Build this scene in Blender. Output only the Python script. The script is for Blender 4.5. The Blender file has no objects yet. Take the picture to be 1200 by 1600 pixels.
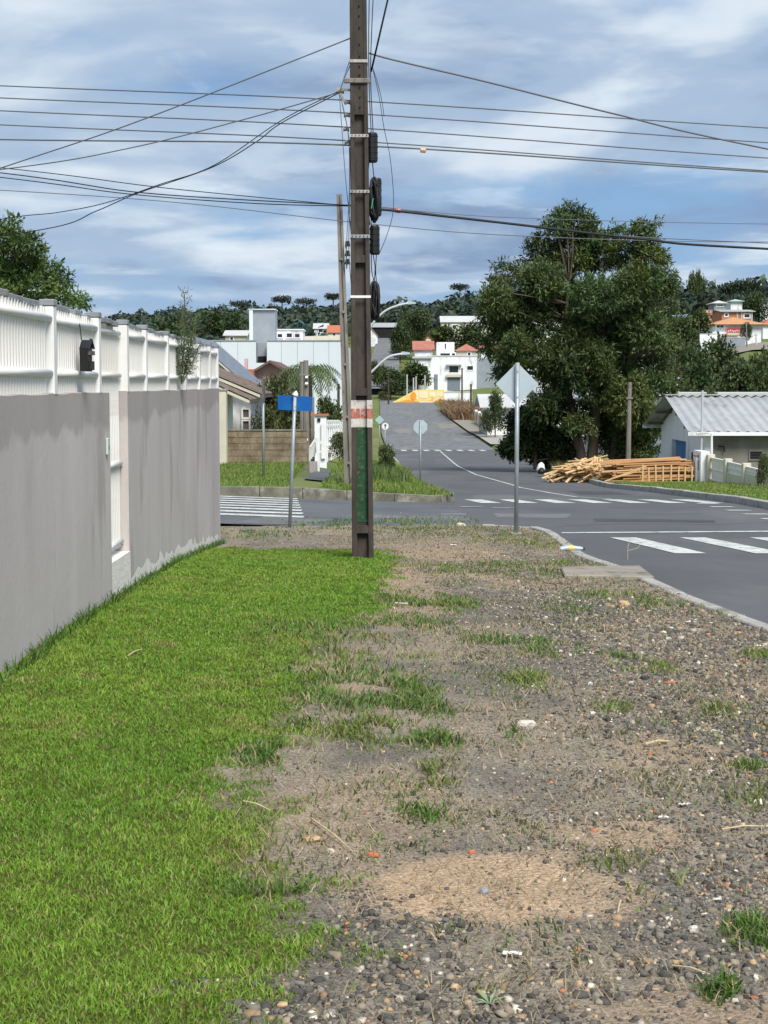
import bpy, math, random
import numpy as np
from mathutils import Vector
random.seed(7); RNG = np.random.default_rng(7)
sc = bpy.context.scene
COL = sc.collection
# ------------------------------------------------------------------ camera
F = 2404.0; EYE = 1.6; PITCH = math.atan(200 / F)
cd = bpy.data.cameras.new("camera"); cam = bpy.data.objects.new("camera", cd); COL.objects.link(cam)
cd.sensor_fit = 'VERTICAL'; cd.sensor_height = 24; cd.lens = 24 * F / 1600; cd.clip_start = .1; cd.clip_end = 6000
cam.location = (0, 0, EYE); cam.rotation_euler = (math.pi / 2 - PITCH, 0, 0); sc.camera = cam
# ------------------------------------------------------------------ world and sun
SUN_EL, SUN_AZ = math.radians(50), math.radians(156)      # azimuth clockwise from +Y
w = bpy.data.worlds.new("World"); sc.world = w; w.use_nodes = True
nt = w.node_tree; nt.nodes.clear(); N = nt.nodes.new; LK = nt.links.new
out = N('ShaderNodeOutputWorld'); bg = N('ShaderNodeBackground'); bg.inputs['Strength'].default_value = .074
sky = N('ShaderNodeTexSky'); sky.sky_type = 'NISHITA'; sky.sun_disc = False
sky.sun_elevation = SUN_EL; sky.sun_rotation = SUN_AZ; sky.air_density = 1.4; sky.dust_density = .3; sky.ozone_density = 2.5
tc = N('ShaderNodeTexCoord'); sep = N('ShaderNodeSeparateXYZ'); LK(tc.outputs['Generated'], sep.inputs[0])
def wm(op, a, b=None, clamp=False):
    n = N('ShaderNodeMath'); n.operation = op; n.use_clamp = clamp
    for i, v in enumerate((a, b)):
        if v is None: continue
        if isinstance(v, (int, float)): n.inputs[i].default_value = v
        else: LK(v, n.inputs[i])
    return n.outputs[0]
zc = wm('MAXIMUM', sep.outputs[2], 0.0)
den = wm('ADD', zc, .13)
com = N('ShaderNodeCombineXYZ')
LK(wm('DIVIDE', sep.outputs[0], den), com.inputs[0]); LK(wm('DIVIDE', sep.outputs[1], den), com.inputs[1])
def wnoise(scale, detail, rough, off, dist=0.0):
    mp = N('ShaderNodeMapping'); mp.inputs['Location'].default_value = off
    LK(com.outputs[0], mp.inputs['Vector'])
    n = N('ShaderNodeTexNoise'); n.inputs['Scale'].default_value = scale; n.inputs['Detail'].default_value = detail
    n.inputs['Roughness'].default_value = rough; n.inputs['Distortion'].default_value = dist
    LK(mp.outputs[0], n.inputs['Vector']); return n.outputs['Fac']
def wramp(fac, stops):
    r = N('ShaderNodeValToRGB'); r.color_ramp.interpolation = 'EASE'
    while len(r.color_ramp.elements) < len(stops): r.color_ramp.elements.new(.5)
    for e, (p, c) in zip(r.color_ramp.elements, stops): e.position = p; e.color = (*c, 1) if len(c) == 3 else c
    LK(fac, r.inputs[0]); return r.outputs[0]
def wmix(fac, a, b):
    m = N('ShaderNodeMix'); m.data_type = 'RGBA'
    if isinstance(fac, (int, float)): m.inputs[0].default_value = fac
    else: LK(fac, m.inputs[0])
    for s, v in ((6, a), (7, b)):
        if isinstance(v, tuple): m.inputs[s].default_value = (*v, 1)
        else: LK(v, m.inputs[s])
    return m.outputs[2]
n1 = wnoise(1.15, 7, .52, (3.1, 1.7, 0), .25)
n2 = wnoise(1.0, 6, .5, (9.3, 4.2, 2), .3)
n3 = wnoise(2.6, 6, .55, (1.3, 7.7, 5), .3)
hz = N('ShaderNodeMapRange'); hz.inputs['From Min'].default_value = .02; hz.inputs['From Max'].default_value = .17
hz.inputs['To Min'].default_value = -.07; hz.inputs['To Max'].default_value = .16; LK(zc, hz.inputs['Value'])
cov = wramp(wm('ADD', n1, hz.outputs[0]), [(.40, (0, 0, 0)), (.60, (1, 1, 1))])
shade = wramp(n2, [(.40, (2.2, 3.1, 4.7)), (.50, (3.5, 4.6, 6.1)), (.62, (6.2, 7.0, 7.8))])
base = wmix(.75, sky.outputs[0], (1.3, 3.0, 6.0))
c1 = wmix(cov, base, shade)
wisp = wramp(n3, [(.53, (0, 0, 0)), (.68, (1, 1, 1))])
c2 = wmix(wm('MULTIPLY', wisp, .3), c1, (7.6, 8.4, 9.0))
LK(c2, bg.inputs['Color']); LK(bg.outputs[0], out.inputs['Surface'])
sd = bpy.data.lights.new("sun", 'SUN'); so = bpy.data.objects.new("sun", sd); COL.objects.link(so)
sd.energy = 3.1; sd.angle = math.radians(25); sd.color = (1, .96, .9)
dirv = Vector((math.sin(SUN_AZ) * math.cos(SUN_EL), math.cos(SUN_AZ) * math.cos(SUN_EL), math.sin(SUN_EL)))
so.rotation_euler = dirv.to_track_quat('Z', 'Y').to_euler(); so.location = (20, -30, 60)
vs = sc.view_settings; vs.view_transform = 'Standard'; vs.look = 'None'; vs.exposure = .66; vs.gamma = 1
vs.use_curve_mapping = False
sc.render.engine = 'CYCLES'; sc.cycles.use_denoising = True; sc.cycles.max_bounces = 6
sc.cycles.transparent_max_bounces = 4; sc.cycles.sample_clamp_indirect = 6

# ------------------------------------------------------------------ helpers
def Wp(px, py, d):
    "a photo pixel at forward distance d, as a point of the place"
    u = (px - 600) / F; v = (800 - py) / F; c, s = math.cos(PITCH), math.sin(PITCH)
    t = d / (c + v * s)
    return Vector((u * t, d, EYE + (-s + v * c) * t))
def hsh(ix, iy, seed):
    h = (ix.astype(np.int64) * 374761393 + iy.astype(np.int64) * 668265263 + seed * 974711) & 0xffffffff
    h = ((h ^ (h >> 13)) * 1274126177) & 0xffffffff
    return ((h ^ (h >> 16)) & 0xffff) / 65535.0
def vnoise(x, y, seed=0):
    x = np.asarray(x, float); y = np.asarray(y, float)
    ix = np.floor(x); iy = np.floor(y); fx = x - ix; fy = y - iy
    fx = fx * fx * (3 - 2 * fx); fy = fy * fy * (3 - 2 * fy)
    a = hsh(ix, iy, seed); b = hsh(ix + 1, iy, seed); c = hsh(ix, iy + 1, seed); d = hsh(ix + 1, iy + 1, seed)
    return (a * (1 - fx) + b * fx) * (1 - fy) + (c * (1 - fx) + d * fx) * fy
def fbm(x, y, seed=0, o=4):
    s = 0; a = .5; t = 0
    for i in range(o):
        s = s + a * vnoise(x * 2 ** i, y * 2 ** i, seed + i * 17); t += a; a *= .55
    return s / t
def sstep(a, b, x): t = np.clip((x - a) / (b - a), 0, 1); return t * t * (3 - 2 * t)
LOC = {}
def tag(o, label=None, cat=None, group=None, kind=None):
    if label: o['label'] = label
    if cat: o['category'] = cat
    if group: o['group'] = group
    if kind: o['kind'] = kind
    return o
def thing(name, loc, label, cat, group=None):
    o = bpy.data.objects.new(name, None); COL.objects.link(o); o.location = loc; o.empty_display_size = .2
    LOC[o] = Vector(loc); return tag(o, label, cat, group)
def struct(name, loc=(0, 0, 0)):
    o = bpy.data.objects.new(name, None); COL.objects.link(o); o.location = loc; LOC[o] = Vector(loc); o['kind'] = 'structure'; return o
class MB:
    def __init__(s): s.v = []; s.f = []
    def add(s, vs, fs):
        n = len(s.v); s.v += [tuple(p) for p in vs]; s.f += [tuple(i + n for i in f) for f in fs]; return s
    def box(s, x0, x1, y0, y1, z0, z1):
        return s.add([(x0, y0, z0), (x1, y0, z0), (x1, y1, z0), (x0, y1, z0), (x0, y0, z1), (x1, y0, z1), (x1, y1, z1), (x0, y1, z1)],
                     [(3, 2, 1, 0), (4, 5, 6, 7), (0, 1, 5, 4), (1, 2, 6, 5), (2, 3, 7, 6), (3, 0, 4, 7)])
    def rbox(s, c, sx, sy, sz, rz=0, bev=0):
        "box standing on c, turned by rz"
        ca, sa = math.cos(rz), math.sin(rz); n = len(s.v)
        s.box(-sx / 2, sx / 2, -sy / 2, sy / 2, 0, sz)
        for i in range(n, len(s.v)):
            x, y, z = s.v[i]; s.v[i] = (c[0] + x * ca - y * sa, c[1] + x * sa + y * ca, c[2] + z)
        return s
    def bar(s, a, b, wx, wz):
        "square bar from a to b"
        a = Vector(a); b = Vector(b); d = (b - a).normalized()
        u = d.cross(Vector((0, 0, 1)));
        if u.length < 1e-3: u = Vector((1, 0, 0))
        u.normalize(); v = u.cross(d)
        P = []
        for p in (a, b):
            for i, j in ((-1, -1), (1, -1), (1, 1), (-1, 1)): P.append(p + u * i * wx / 2 + v * j * wz / 2)
        return s.add(P, [(3, 2, 1, 0), (4, 5, 6, 7), (0, 1, 5, 4), (1, 2, 6, 5), (2, 3, 7, 6), (3, 0, 4, 7)])
    def tube(s, pts, r, n=8, cap=True):
        pts = [Vector(p) for p in pts]; rs = r if isinstance(r, (list, tuple)) else [r] * len(pts)
        V = []; Fc = []
        for i, p in enumerate(pts):
            d = (pts[min(i + 1, len(pts) - 1)] - pts[max(i - 1, 0)]).normalized()
            ref = Vector((0, 1, 0)) if abs(d.y) < .9 else Vector((1, 0, 0))
            u = d.cross(ref).normalized(); v = d.cross(u)
            for k in range(n):
                t = 2 * math.pi * k / n; V.append(p + (u * math.cos(t) + v * math.sin(t)) * rs[i])
        for i in range(len(pts) - 1):
            for k in range(n): Fc.append((i * n + k, i * n + (k + 1) % n, (i + 1) * n + (k + 1) % n, (i + 1) * n + k))
        if cap: Fc.append(tuple(range(n))[::-1]); Fc.append(tuple((len(pts) - 1) * n + k for k in range(n)))
        return s.add(V, Fc)
    def poly(s, pts, ext):
        "flat outline extruded by the vector ext"
        e = Vector(ext); n = len(pts); P = [Vector(p) for p in pts]; V = P + [p + e for p in P]
        return s.add(V, [tuple(range(n))[::-1], tuple(range(n, 2 * n))] + [(i, (i + 1) % n, n + (i + 1) % n, n + i) for i in range(n)])
    def build(s, name, m, parent=None, loc=None, smooth=False, bevel=0):
        off = LOC[parent] if parent is not None else (Vector(loc) if loc is not None else Vector((0, 0, 0)))
        me = bpy.data.meshes.new(name); me.from_pydata([(x - off.x, y - off.y, z - off.z) for x, y, z in s.v], [], s.f)
        import bmesh
        b = bmesh.new(); b.from_mesh(me); bmesh.ops.recalc_face_normals(b, faces=b.faces)
        if bevel: bmesh.ops.bevel(b, geom=list(b.edges), offset=bevel, segments=1, affect='EDGES', clamp_overlap=True)
        b.to_mesh(me); b.free()
        me.materials.append(m)
        if smooth: me.polygons.foreach_set('use_smooth', [True] * len(me.polygons))
        o = bpy.data.objects.new(name, me); COL.objects.link(o)
        if parent is not None: o.parent = parent; LOC[o] = off
        else: o.location = off; LOC[o] = off
        return o
def np_obj(name, V, Fc, m, cols=None, parent=None, loc=(0, 0, 0), smooth=False):
    "numpy verts (N,3) and faces (M,k)"
    off = np.array(LOC[parent] if parent is not None else loc, float)
    V = np.asarray(V, np.float32) - off.astype(np.float32); Fc = np.asarray(Fc, np.int32); k = Fc.shape[1]
    me = bpy.data.meshes.new(name); me.vertices.add(len(V)); me.vertices.foreach_set('co', V.ravel())
    me.loops.add(Fc.size); me.loops.foreach_set('vertex_index', Fc.ravel())
    me.polygons.add(len(Fc)); me.polygons.foreach_set('loop_start', np.arange(0, Fc.size, k, dtype=np.int32))
    me.update(calc_edges=True)
    if cols is not None:
        a = me.attributes.new('Col', 'FLOAT_COLOR', 'POINT')
        c4 = np.ones((len(V), 4), np.float32); c4[:, :3] = cols; a.data.foreach_set('color', c4.ravel())
    if smooth: me.polygons.foreach_set('use_smooth', np.ones(len(Fc), bool))
    me.materials.append(m)
    o = bpy.data.objects.new(name, me); COL.objects.link(o)
    if parent is not None: o.parent = parent
    else: o.location = off
    LOC[o] = Vector(off.tolist()); return o
def copy_tree(o, loc, rz=0, sc_=(1, 1, 1), label=None):
    r = o.copy(); COL.objects.link(r); r.location = loc; r.rotation_euler = (0, 0, rz); r.scale = sc_
    if label: r['label'] = label
    for ch in o.children:
        c = ch.copy(); COL.objects.link(c); c.parent = r
        for g in ch.children:
            k = g.copy(); COL.objects.link(k); k.parent = c
    return r
# ------------------------------------------------------------------ materials
def mat(name, c1, c2=None, scale=3, rough=.8, bump=0, detail=5, stretch=(1, 1, 1), spec=.3, metal=0, lo=.35, hi=.65, c3=None, s3=.7, attr=False, bscale=None, trans=0):
    m = bpy.data.materials.new(name); m.use_nodes = True; t = m.node_tree; P = t.nodes['Principled BSDF']; n = t.nodes.new; L = t.links.new
    P.inputs['Roughness'].default_value = rough; P.inputs['Metallic'].default_value = metal; P.inputs['Specular IOR Level'].default_value = spec
    P.inputs['Base Color'].default_value = (*c1, 1)
    co = n('ShaderNodeTexCoord'); mp = n('ShaderNodeMapping'); mp.inputs['Scale'].default_value = stretch; L(co.outputs['Object'], mp.inputs[0])
    def noise(s, d=detail):
        k = n('ShaderNodeTexNoise'); k.inputs['Scale'].default_value = s; k.inputs['Detail'].default_value = d; k.inputs['Roughness'].default_value = .6
        L(mp.outputs[0], k.inputs['Vector']); return k.outputs['Fac']
    def ramp(f, a, b):
        r = n('ShaderNodeMapRange'); r.inputs['From Min'].default_value = a; r.inputs['From Max'].default_value = b; L(f, r.inputs['Value']); return r.outputs[0]
    def mix(f, a, b, mode='MIX'):
        x = n('ShaderNodeMix'); x.data_type = 'RGBA'; x.blend_type = mode
        if isinstance(f, float): x.inputs[0].default_value = f
        else: L(f, x.inputs[0])
        for i, v in ((6, a), (7, b)):
            if isinstance(v, tuple): x.inputs[i].default_value = (*v, 1)
            else: L(v, x.inputs[i])
        return x.outputs[2]
    color = None
    if c2 is not None:
        color = mix(ramp(noise(scale), lo, hi), tuple(c1), tuple(c2))
        if c3 is not None: color = mix(ramp(noise(scale * s3 + .013, 7), .56, .66), color, tuple(c3))
    if attr:
        a = n('ShaderNodeAttribute'); a.attribute_name = 'Col'
        color = a.outputs['Color'] if color is None else mix(1.0, a.outputs['Color'], color, 'MULTIPLY')
    if color is not None: L(color, P.inputs['Base Color'])
    if bump:
        b = n('ShaderNodeBump'); b.inputs['Strength'].default_value = bump; b.inputs['Distance'].default_value = .02
        L(noise(bscale or scale * 4, 6), b.inputs['Height']); L(b.outputs[0], P.inputs['Normal'])
    if trans:
        tr = n('ShaderNodeBsdfTranslucent'); ms = n('ShaderNodeMixShader'); ms.inputs[0].default_value = trans
        L(color, tr.inputs['Color']) if color is not None else None
        L(P.outputs[0], ms.inputs[1]); L(tr.outputs[0], ms.inputs[2]); L(ms.outputs[0], t.nodes['Material Output'].inputs['Surface'])
    return m
M = {}
M['leaf'] = mat('leaf', (1, 1, 1), attr=True, rough=.55, spec=.35, trans=.22)
M['grass'] = mat('grass', (1, 1, 1), attr=True, rough=.5, spec=.3, trans=.3)
M['stone'] = mat('stone', (1, 1, 1), (.7, .7, .7), 30, attr=True, rough=.9)
M['dirt'] = mat('dirt', (.55, .55, .56), (1.35, 1.3, 1.25), 75, attr=True, rough=1, bump=.9, bscale=60, spec=.1)
M['terrain'] = mat('terrain', (.10, .14, .045), (.17, .18, .07), .12, rough=1, bump=.3, c3=(.2, .17, .1), s3=.4, spec=.1)
M['verge'] = mat('verge_grass', (.085, .17, .03), (.16, .21, .05), .9, rough=1, bump=.8, bscale=25, c3=(.25, .25, .08), s3=.5, spec=.1)
M['asphalt'] = mat('asphalt', (.086, .087, .09), (.112, .113, .116), .55, rough=.85, bump=.35, bscale=90, spec=.3, detail=8, c3=(.135, .133, .13), s3=.45, stretch=(1, .5, 1))
M['asphalt2'] = mat('side_asphalt', (.085, .09, .098), (.125, .13, .138), .5, rough=.9, bump=.35, bscale=80, detail=8, c3=(.17, .17, .17), s3=.6)
M['cobble'] = mat('cobble_paving', (.12, .125, .13), (.19, .19, .19), 1.4, rough=.9, bump=.8, bscale=5, detail=8, c3=(.22, .2, .17), s3=.12, stretch=(1, .3, 1))
M['patch'] = mat('pale_asphalt_patch', (.13, .13, .13), (.17, .17, .165), 2, rough=.95, detail=8, bump=.3, bscale=60)
M['tar'] = mat('dark_tar_patch', (.05, .05, .053), (.07, .07, .072), 3, rough=.8, detail=8)
M['paint'] = mat('road_paint', (.60, .60, .56), (.34, .34, .33), 4, rough=.8, detail=9, lo=.42, hi=.72, c3=(.15, .15, .15), s3=2.8)
M['kerb'] = mat('kerb_concrete', (.42, .40, .36), (.29, .275, .25), 4, rough=.95, bump=.5, bscale=40, c3=(.2, .19, .15), s3=.6)
M['kerb_old'] = mat('old_kerb', (.22, .21, .16), (.12, .115, .085), 3, rough=.95, bump=.6, c3=(.30, .28, .24), s3=.8)
M['slab'] = mat('slab_concrete', (.30, .27, .22), (.22, .195, .16), 3, rough=.95, bump=.5, c3=(.14, .125, .1), s3=1.2)
M['render'] = mat('grey_render', (.45, .405, .385), (.56, .512, .488), 1.1, rough=.95, bump=.25, bscale=45, stretch=(1, 1, .28), detail=9, c3=(.40, .36, .34), s3=1.6, lo=.3, hi=.7)
M['render_top'] = mat('grey_render_damp', (.165, .15, .148), (.22, .205, .2), 3, rough=.95, bump=.25, bscale=45, stretch=(1, 1, .3), detail=8)
M['bare'] = mat('flaked_plaster', (.70, .66, .60), (.80, .76, .71), 9, rough=1, bump=.6)
M['white'] = mat('white_fence_paint', (.80, .78, .74), (.64, .60, .53), 3.5, rough=.5, stretch=(1, 1, .4), detail=7, c3=(.45, .36, .27), s3=1.3, lo=.42, hi=.7)
M['whitep'] = mat('white_post_paint', (.80, .80, .78), (.72, .71, .68), 3, rough=.5, detail=6)
M['cap'] = mat('grey_cap', (.20, .215, .23), (.30, .31, .32), 8, rough=.8)
M['blackp'] = mat('black_plastic', (.009, .009, .010), (.016, .016, .017), 9, rough=.5, spec=.4)
M['pole'] = mat('weathered_concrete', (.045, .037, .031), (.088, .072, .06), 5, rough=.95, bump=.5, bscale=35, stretch=(1, 1, .3), detail=9, c3=(.028, .025, .022), s3=.6)
M['pole2'] = mat('grey_concrete_pole', (.17, .15, .13), (.25, .225, .2), 5, rough=.95, bump=.4, stretch=(1, 1, .25), detail=9, c3=(.09, .08, .07), s3=.7)
M['green'] = mat('green_paint', (.012, .055, .022), (.025, .085, .04), 12, rough=.7, detail=9, c3=(.1, .1, .075), s3=2.0, bump=.3)
M['whiteband'] = mat('worn_white_paint', (.62, .60, .56), (.5, .47, .43), 10, rough=.8, detail=9, c3=(.2, .17, .15), s3=1.6)
M['redband'] = mat('faded_red_paint', (.36, .09, .06), (.46, .2, .15), 16, rough=.8, detail=9, c3=(.55, .42, .38), s3=1.2)
M['steel'] = mat('galvanised_steel', (.36, .40, .42), (.28, .32, .34), 6, rough=.5, metal=.35, detail=6)
M['strap'] = mat('strap_steel', (.5, .48, .44), (.3, .28, .25), 14, rough=.6, metal=.3)
M['signback'] = mat('sign_back', (.40, .48, .52), (.46, .54, .57), 4, rough=.5, metal=.15)
M['blue'] = mat('blue_sign', (.006, .09, .33), (.01, .12, .38), 4, rough=.45)
M['cable'] = mat('cable', (.018, .018, .02), rough=.6)
M['earth'] = mat('bare_earth', (.26, .20, .13), (.17, .145, .11), 6, rough=1, bump=.8, bscale=30, c3=(.11, .14, .05), s3=.5)
M['cable_g'] = mat('aluminium_cable', (.12, .125, .135), rough=.6)
M['porcelain'] = mat('insulator', (.32, .29, .26), (.2, .18, .16), 10, rough=.4)
M['bark'] = mat('bark', (.075, .058, .042), (.13, .105, .08), 4, rough=1, bump=.8, stretch=(1, 1, .25), detail=8)
M['wood'] = mat('sawn_timber', (.56, .37, .17), (.66, .47, .25), 2, rough=.8, stretch=(.4, 3, 3), detail=7, c3=(.45, .24, .1), s3=.5)
M['wood2'] = mat('red_sawn_timber', (.46, .24, .11), (.56, .32, .15), 2, rough=.8, stretch=(.4, 3, 3), detail=7, c3=(.33, .15, .07), s3=.5)
M['wallw'] = mat('white_wall', (.80, .81, .83), (.72, .73, .75), 1.2, rough=.9, detail=7, stretch=(1, 1, .4), bump=.1, c3=(.48, .47, .45), s3=.5)
M['wallb'] = mat('pale_warehouse', (.58, .63, .67), (.64, .68, .71), .3, rough=.8, detail=6, stretch=(1, 1, .3))
M['wallg'] = mat('grey_tower', (.24, .27, .30), (.29, .32, .345), .8, rough=.85, detail=6)
M['wallgm'] = mat('mottled_grey_wall', (.165, .155, .135), (.24, .225, .2), 1.1, rough=.95, detail=8, c3=(.1, .095, .085), s3=.6)
M['cream'] = mat('cream_wall', (.60, .56, .45), (.52, .48, .38), 2, rough=.9, detail=7)
M['pink'] = mat('pink_wall', (.58, .38, .38), (.65, .46, .45), 1.5, rough=.9)
M['terra'] = mat('terracotta', (.48, .17, .09), (.40, .13, .07), 3, rough=.9)
M['orange'] = mat('orange_tile', (.46, .22, .10), (.54, .29, .15), 1.5, rough=.9, stretch=(3, .5, 1), detail=6)
M['redtile'] = mat('red_tile', (.33, .12, .085), (.42, .18, .13), 1.5, rough=.9, detail=6)
M['brownroof'] = mat('brown_roof', (.12, .075, .065), (.18, .11, .095), 2, rough=.9)
M['oldtile'] = mat('mossy_tiles', (.10, .075, .06), (.25, .20, .165), 4, rough=1, detail=8, bump=.6, c3=(.06, .055, .045), s3=.7)
M['slate'] = mat('slate_roof', (.15, .18, .22), (.2, .23, .27), 1.5, rough=.7, stretch=(1, 1, 4))
M['zinc'] = mat('zinc_roof', (.36, .37, .375), (.44, .45, .45), 1.2, rough=.55, metal=.2, detail=7, c3=(.3, .295, .28), s3=.6)
M['fibre'] = mat('pale_roof', (.45, .45, .44), (.54, .54, .53), .6, rough=.8)
M['glass'] = mat('window_glass', (.02, .025, .03), rough=.15, spec=.6)
M['dark'] = mat('dark_opening', (.015, .015, .016), rough=.9)
M['shutter'] = mat('grey_shutter', (.10, .085, .08), (.14, .12, .11), 6, rough=.7)
M['bluedoor'] = mat('blue_door', (.045, .16, .40), (.06, .2, .46), 3, rough=.5)
M['brick'] = mat('brick', (.40, .16, .085), (.48, .22, .13), 2.5, rough=.95, detail=6)
M['block'] = mat('stained_block', (.15, .115, .075), (.26, .205, .14), 2.6, rough=1, bump=.5, detail=8, c3=(.07, .06, .05), s3=.3, lo=.4, hi=.6)
M['mortar'] = mat('mortar', (.19, .155, .115), (.11, .095, .075), 5, rough=1, detail=8)
M['yellow'] = mat('mural', (.75, .52, .12), (.85, .68, .30), .5, rough=.8, c3=(.80, .34, .06), s3=1.2, detail=3)
M['moral'] = mat('mural_orange', (.72, .26, .03), (.78, .36, .05), .6, rough=.8)
M['mwhite'] = mat('mural_pale', (.8, .74, .55), (.75, .6, .35), .8, rough=.8)
M['red'] = mat('red_board', (.50, .03, .04), (.42, .03, .04), 2, rough=.6)
M['paper'] = mat('white_litter', (.78, .77, .74), (.66, .65, .62), 12, rough=.7)
M['rock_w'] = mat('pale_rock', (.52, .46, .38), (.66, .62, .56), 14, rough=1, bump=.6, c3=(.35, .3, .24), s3=.7)
M['rock_t'] = mat('tan_rock', (.46, .31, .17), (.55, .40, .24), 20, rough=1, bump=.5)
M['brickbit'] = mat('brick_shard', (.42, .12, .05), (.5, .19, .09), 30, rough=1)
M['stick'] = mat('dry_stick', (.48, .38, .22), (.58, .48, .30), 20, rough=.9)
M['lampw'] = mat('lamp_arm_grey', (.52, .55, .56), rough=.5, metal=.2)
M['teal'] = mat('pale_teal_sign', (.33, .46, .45), (.4, .52, .5), 4, rough=.5)

# ------------------------------------------------------------------ the lie of the land
def Lx(y): return np.interp(y, [-30, 8, 12.8, 15, 16.7, 18.1, 19.5, 21, 24.2, 25.6, 36.4, 40, 55, 93, 138, 180, 240, 300, 320],
                            [4.2, 3.42, 3.19, 2.98, 2.9, 2.80, 2.62, 2.62, 2.72, 2.63, 1.72, 1.6, 1.3, .97, .2, -.3, -.6, -.8, -.8])
def Rx(y): return np.interp(y, [-30, 33, 47, 57, 85, 120, 170, 240, 300, 320], [8.6, 8.35, 8.2, 7.95, 8.9, 9.5, 9.9, 9.2, 9.5, 9.5])
def RP(y): return np.interp(y, [-30, 0, 8, 12.8, 17, 22, 25.5, 26.5, 31, 36, 47, 55, 90, 135, 180, 240, 300, 330],
                            [-.1, -.2, -.3, -.53, -.64, -.78, -.9, -.93, -1.04, -1.2, -1.7, -2.1, -3.2, -4.1, -4.1, -3.2, -2.0, -1.6])
def roadz(x, y): return RP(y) + np.where((y > 24) & (y < 40), np.clip((1 - x) * .035, 0, .3), 0)
PD = [60, 100, 160, 220, 300, 350, 400, 500, 600, 850, 1300]
PT = [-.5, -.25, -.125, 0, .125, .25, .5]
PZ = np.array([[-1, -1, -1, -2.1, -2.1, -2.1, -2], [-3, -3, -3, -3.3, -3.3, -3.2, -3], [-3, -3.5, -3.9, -4, -4, -3.2, -2], [-3, -3, -3.4, -3.4, -3, 0, 2],
               [-2, -2, -2, -1.9, 0, 8.5, 10], [0, 0, -.5, 0, 2.5, 11.5, 14], [2, 2, 1, 3, 6, 15, 18], [6, 6, 5, 10, 14, 22, 24],
               [10, 10, 12, 18, 25, 28, 28], [18, 22, 31, 34, 42, 34, 34], [20, 24, 31, 32, 42, 34, 34]])
def polar(x, y):
    x = np.asarray(x, float); y = np.asarray(y, float); yy = np.maximum(y, 1)
    t = np.clip(x / yy, -.5, .5); d = np.clip(yy, 60, 1300)
    i = np.clip(np.searchsorted(PD, d) - 1, 0, len(PD) - 2); j = np.clip(np.searchsorted(PT, t) - 1, 0, len(PT) - 2)
    pd = np.array(PD, float); pt = np.array(PT)
    a = (d - pd[i]) / (pd[i + 1] - pd[i]); b = (t - pt[j]) / (pt[j + 1] - pt[j]); b = b * b * (3 - 2 * b)
    return (PZ[i, j] * (1 - b) + PZ[i, j + 1] * b) * (1 - a) + (PZ[i + 1, j] * (1 - b) + PZ[i + 1, j + 1] * b) * a
def H(x, y):
    x = np.asarray(x, float); y = np.asarray(y, float)
    l = np.interp(y, [-30, 0, 6, 8.7, 11.3, 12.7, 14.5, 16.6, 22.6, 26.5, 37, 46, 60, 80, 100, 135, 180, 300], [.1, 0, -.02, -.055, -.12, -.175, -.25, -.34, -.74, -.84, -.85, -.76, -1.0, -2.0, -3.0, -3.9, -4, -1.9])
    r = np.interp(y, [-30, 0, 8, 12.8, 17, 22, 25.5, 26.5, 27], [0, -.05, -.14, -.42, -.53, -.68, -.80, -.83, -.83])
    r = np.where(y > 26.5, RP(y) + .14, r)
    L = np.where((y > 26) & (y < 36.5), 2.0, Lx(y))
    k = np.clip((x + 2.3) / (L + 2.3), 0, 1)
    z = l * (1 - k) + r * k
    z = np.where(x > Rx(y) - .3, RP(y) + .12, z)
    off = np.maximum(np.maximum(Lx(y) - x, x - Rx(y)), 0)
    wgt = np.maximum(sstep(14, 60, off) * sstep(70, 130, y), sstep(300, 330, y))
    return z * (1 - wgt) + polar(x, y) * wgt
def Hf(x, y): return float(H(x, y))
def P_on(px, d, dz=0):
    "pixel column at distance d, standing on the ground"
    p = Wp(px, 600, d); return Vector((p.x, d, Hf(p.x, d) + dz))

# ground: one sheet to the horizon
ys = np.concatenate([np.arange(-40, 24, 4), [24, 26.3, 26.55], np.arange(28, 36.2, 2), [36.35, 36.6], np.arange(38, 100, 3), np.arange(100, 340, 8), np.arange(340, 900, 20), np.arange(900, 3000, 200)])
so_ = np.array([0, .6, 1.5, 2.5, 4, 6, 9, 13, 18, 25, 34, 45, 60, 80, 105, 135, 170, 210, 260, 330, 430, 600, 900, 1500])
V = []
for y in ys:
    L, R = float(Lx(y)), float(Rx(y))
    V += [(L - s, y) for s in so_[::-1]] + [(L + .13, y), ((L + R) / 2, y), (R - .13, y)] + [(R + s, y) for s in so_]
V = np.array(V); nc = len(so_) * 2 + 3; Z = H(V[:, 0], V[:, 1])
Lv, Rv = Lx(V[:, 1]), Rx(V[:, 1])
low = (V[:, 0] > Lv - .05) & (V[:, 0] < Rv + .05) & (V[:, 1] < 320)
low |= (V[:, 1] > 26.5) & (V[:, 1] < 36.4) & (V[:, 0] < Rv - .05) & (V[:, 0] > -60)
low |= (V[:, 1] < 26.5) & (V[:, 0] < Lv + .1) & (V[:, 0] > -2.35)
Z = Z - np.where(low, .4, 0) + np.where(V[:, 1] > 340, (fbm(V[:, 0] / 60, V[:, 1] / 60, 3) - .5) * 5, 0)
idx = np.arange(len(ys) * nc).reshape(len(ys), nc)
q = np.stack([idx[:-1, :-1], idx[:-1, 1:], idx[1:, 1:], idx[1:, :-1]], -1).reshape(-1, 4)
tag(np_obj('ground', np.column_stack([V, Z]), q, M['terrain'], smooth=True), kind='structure')

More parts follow.
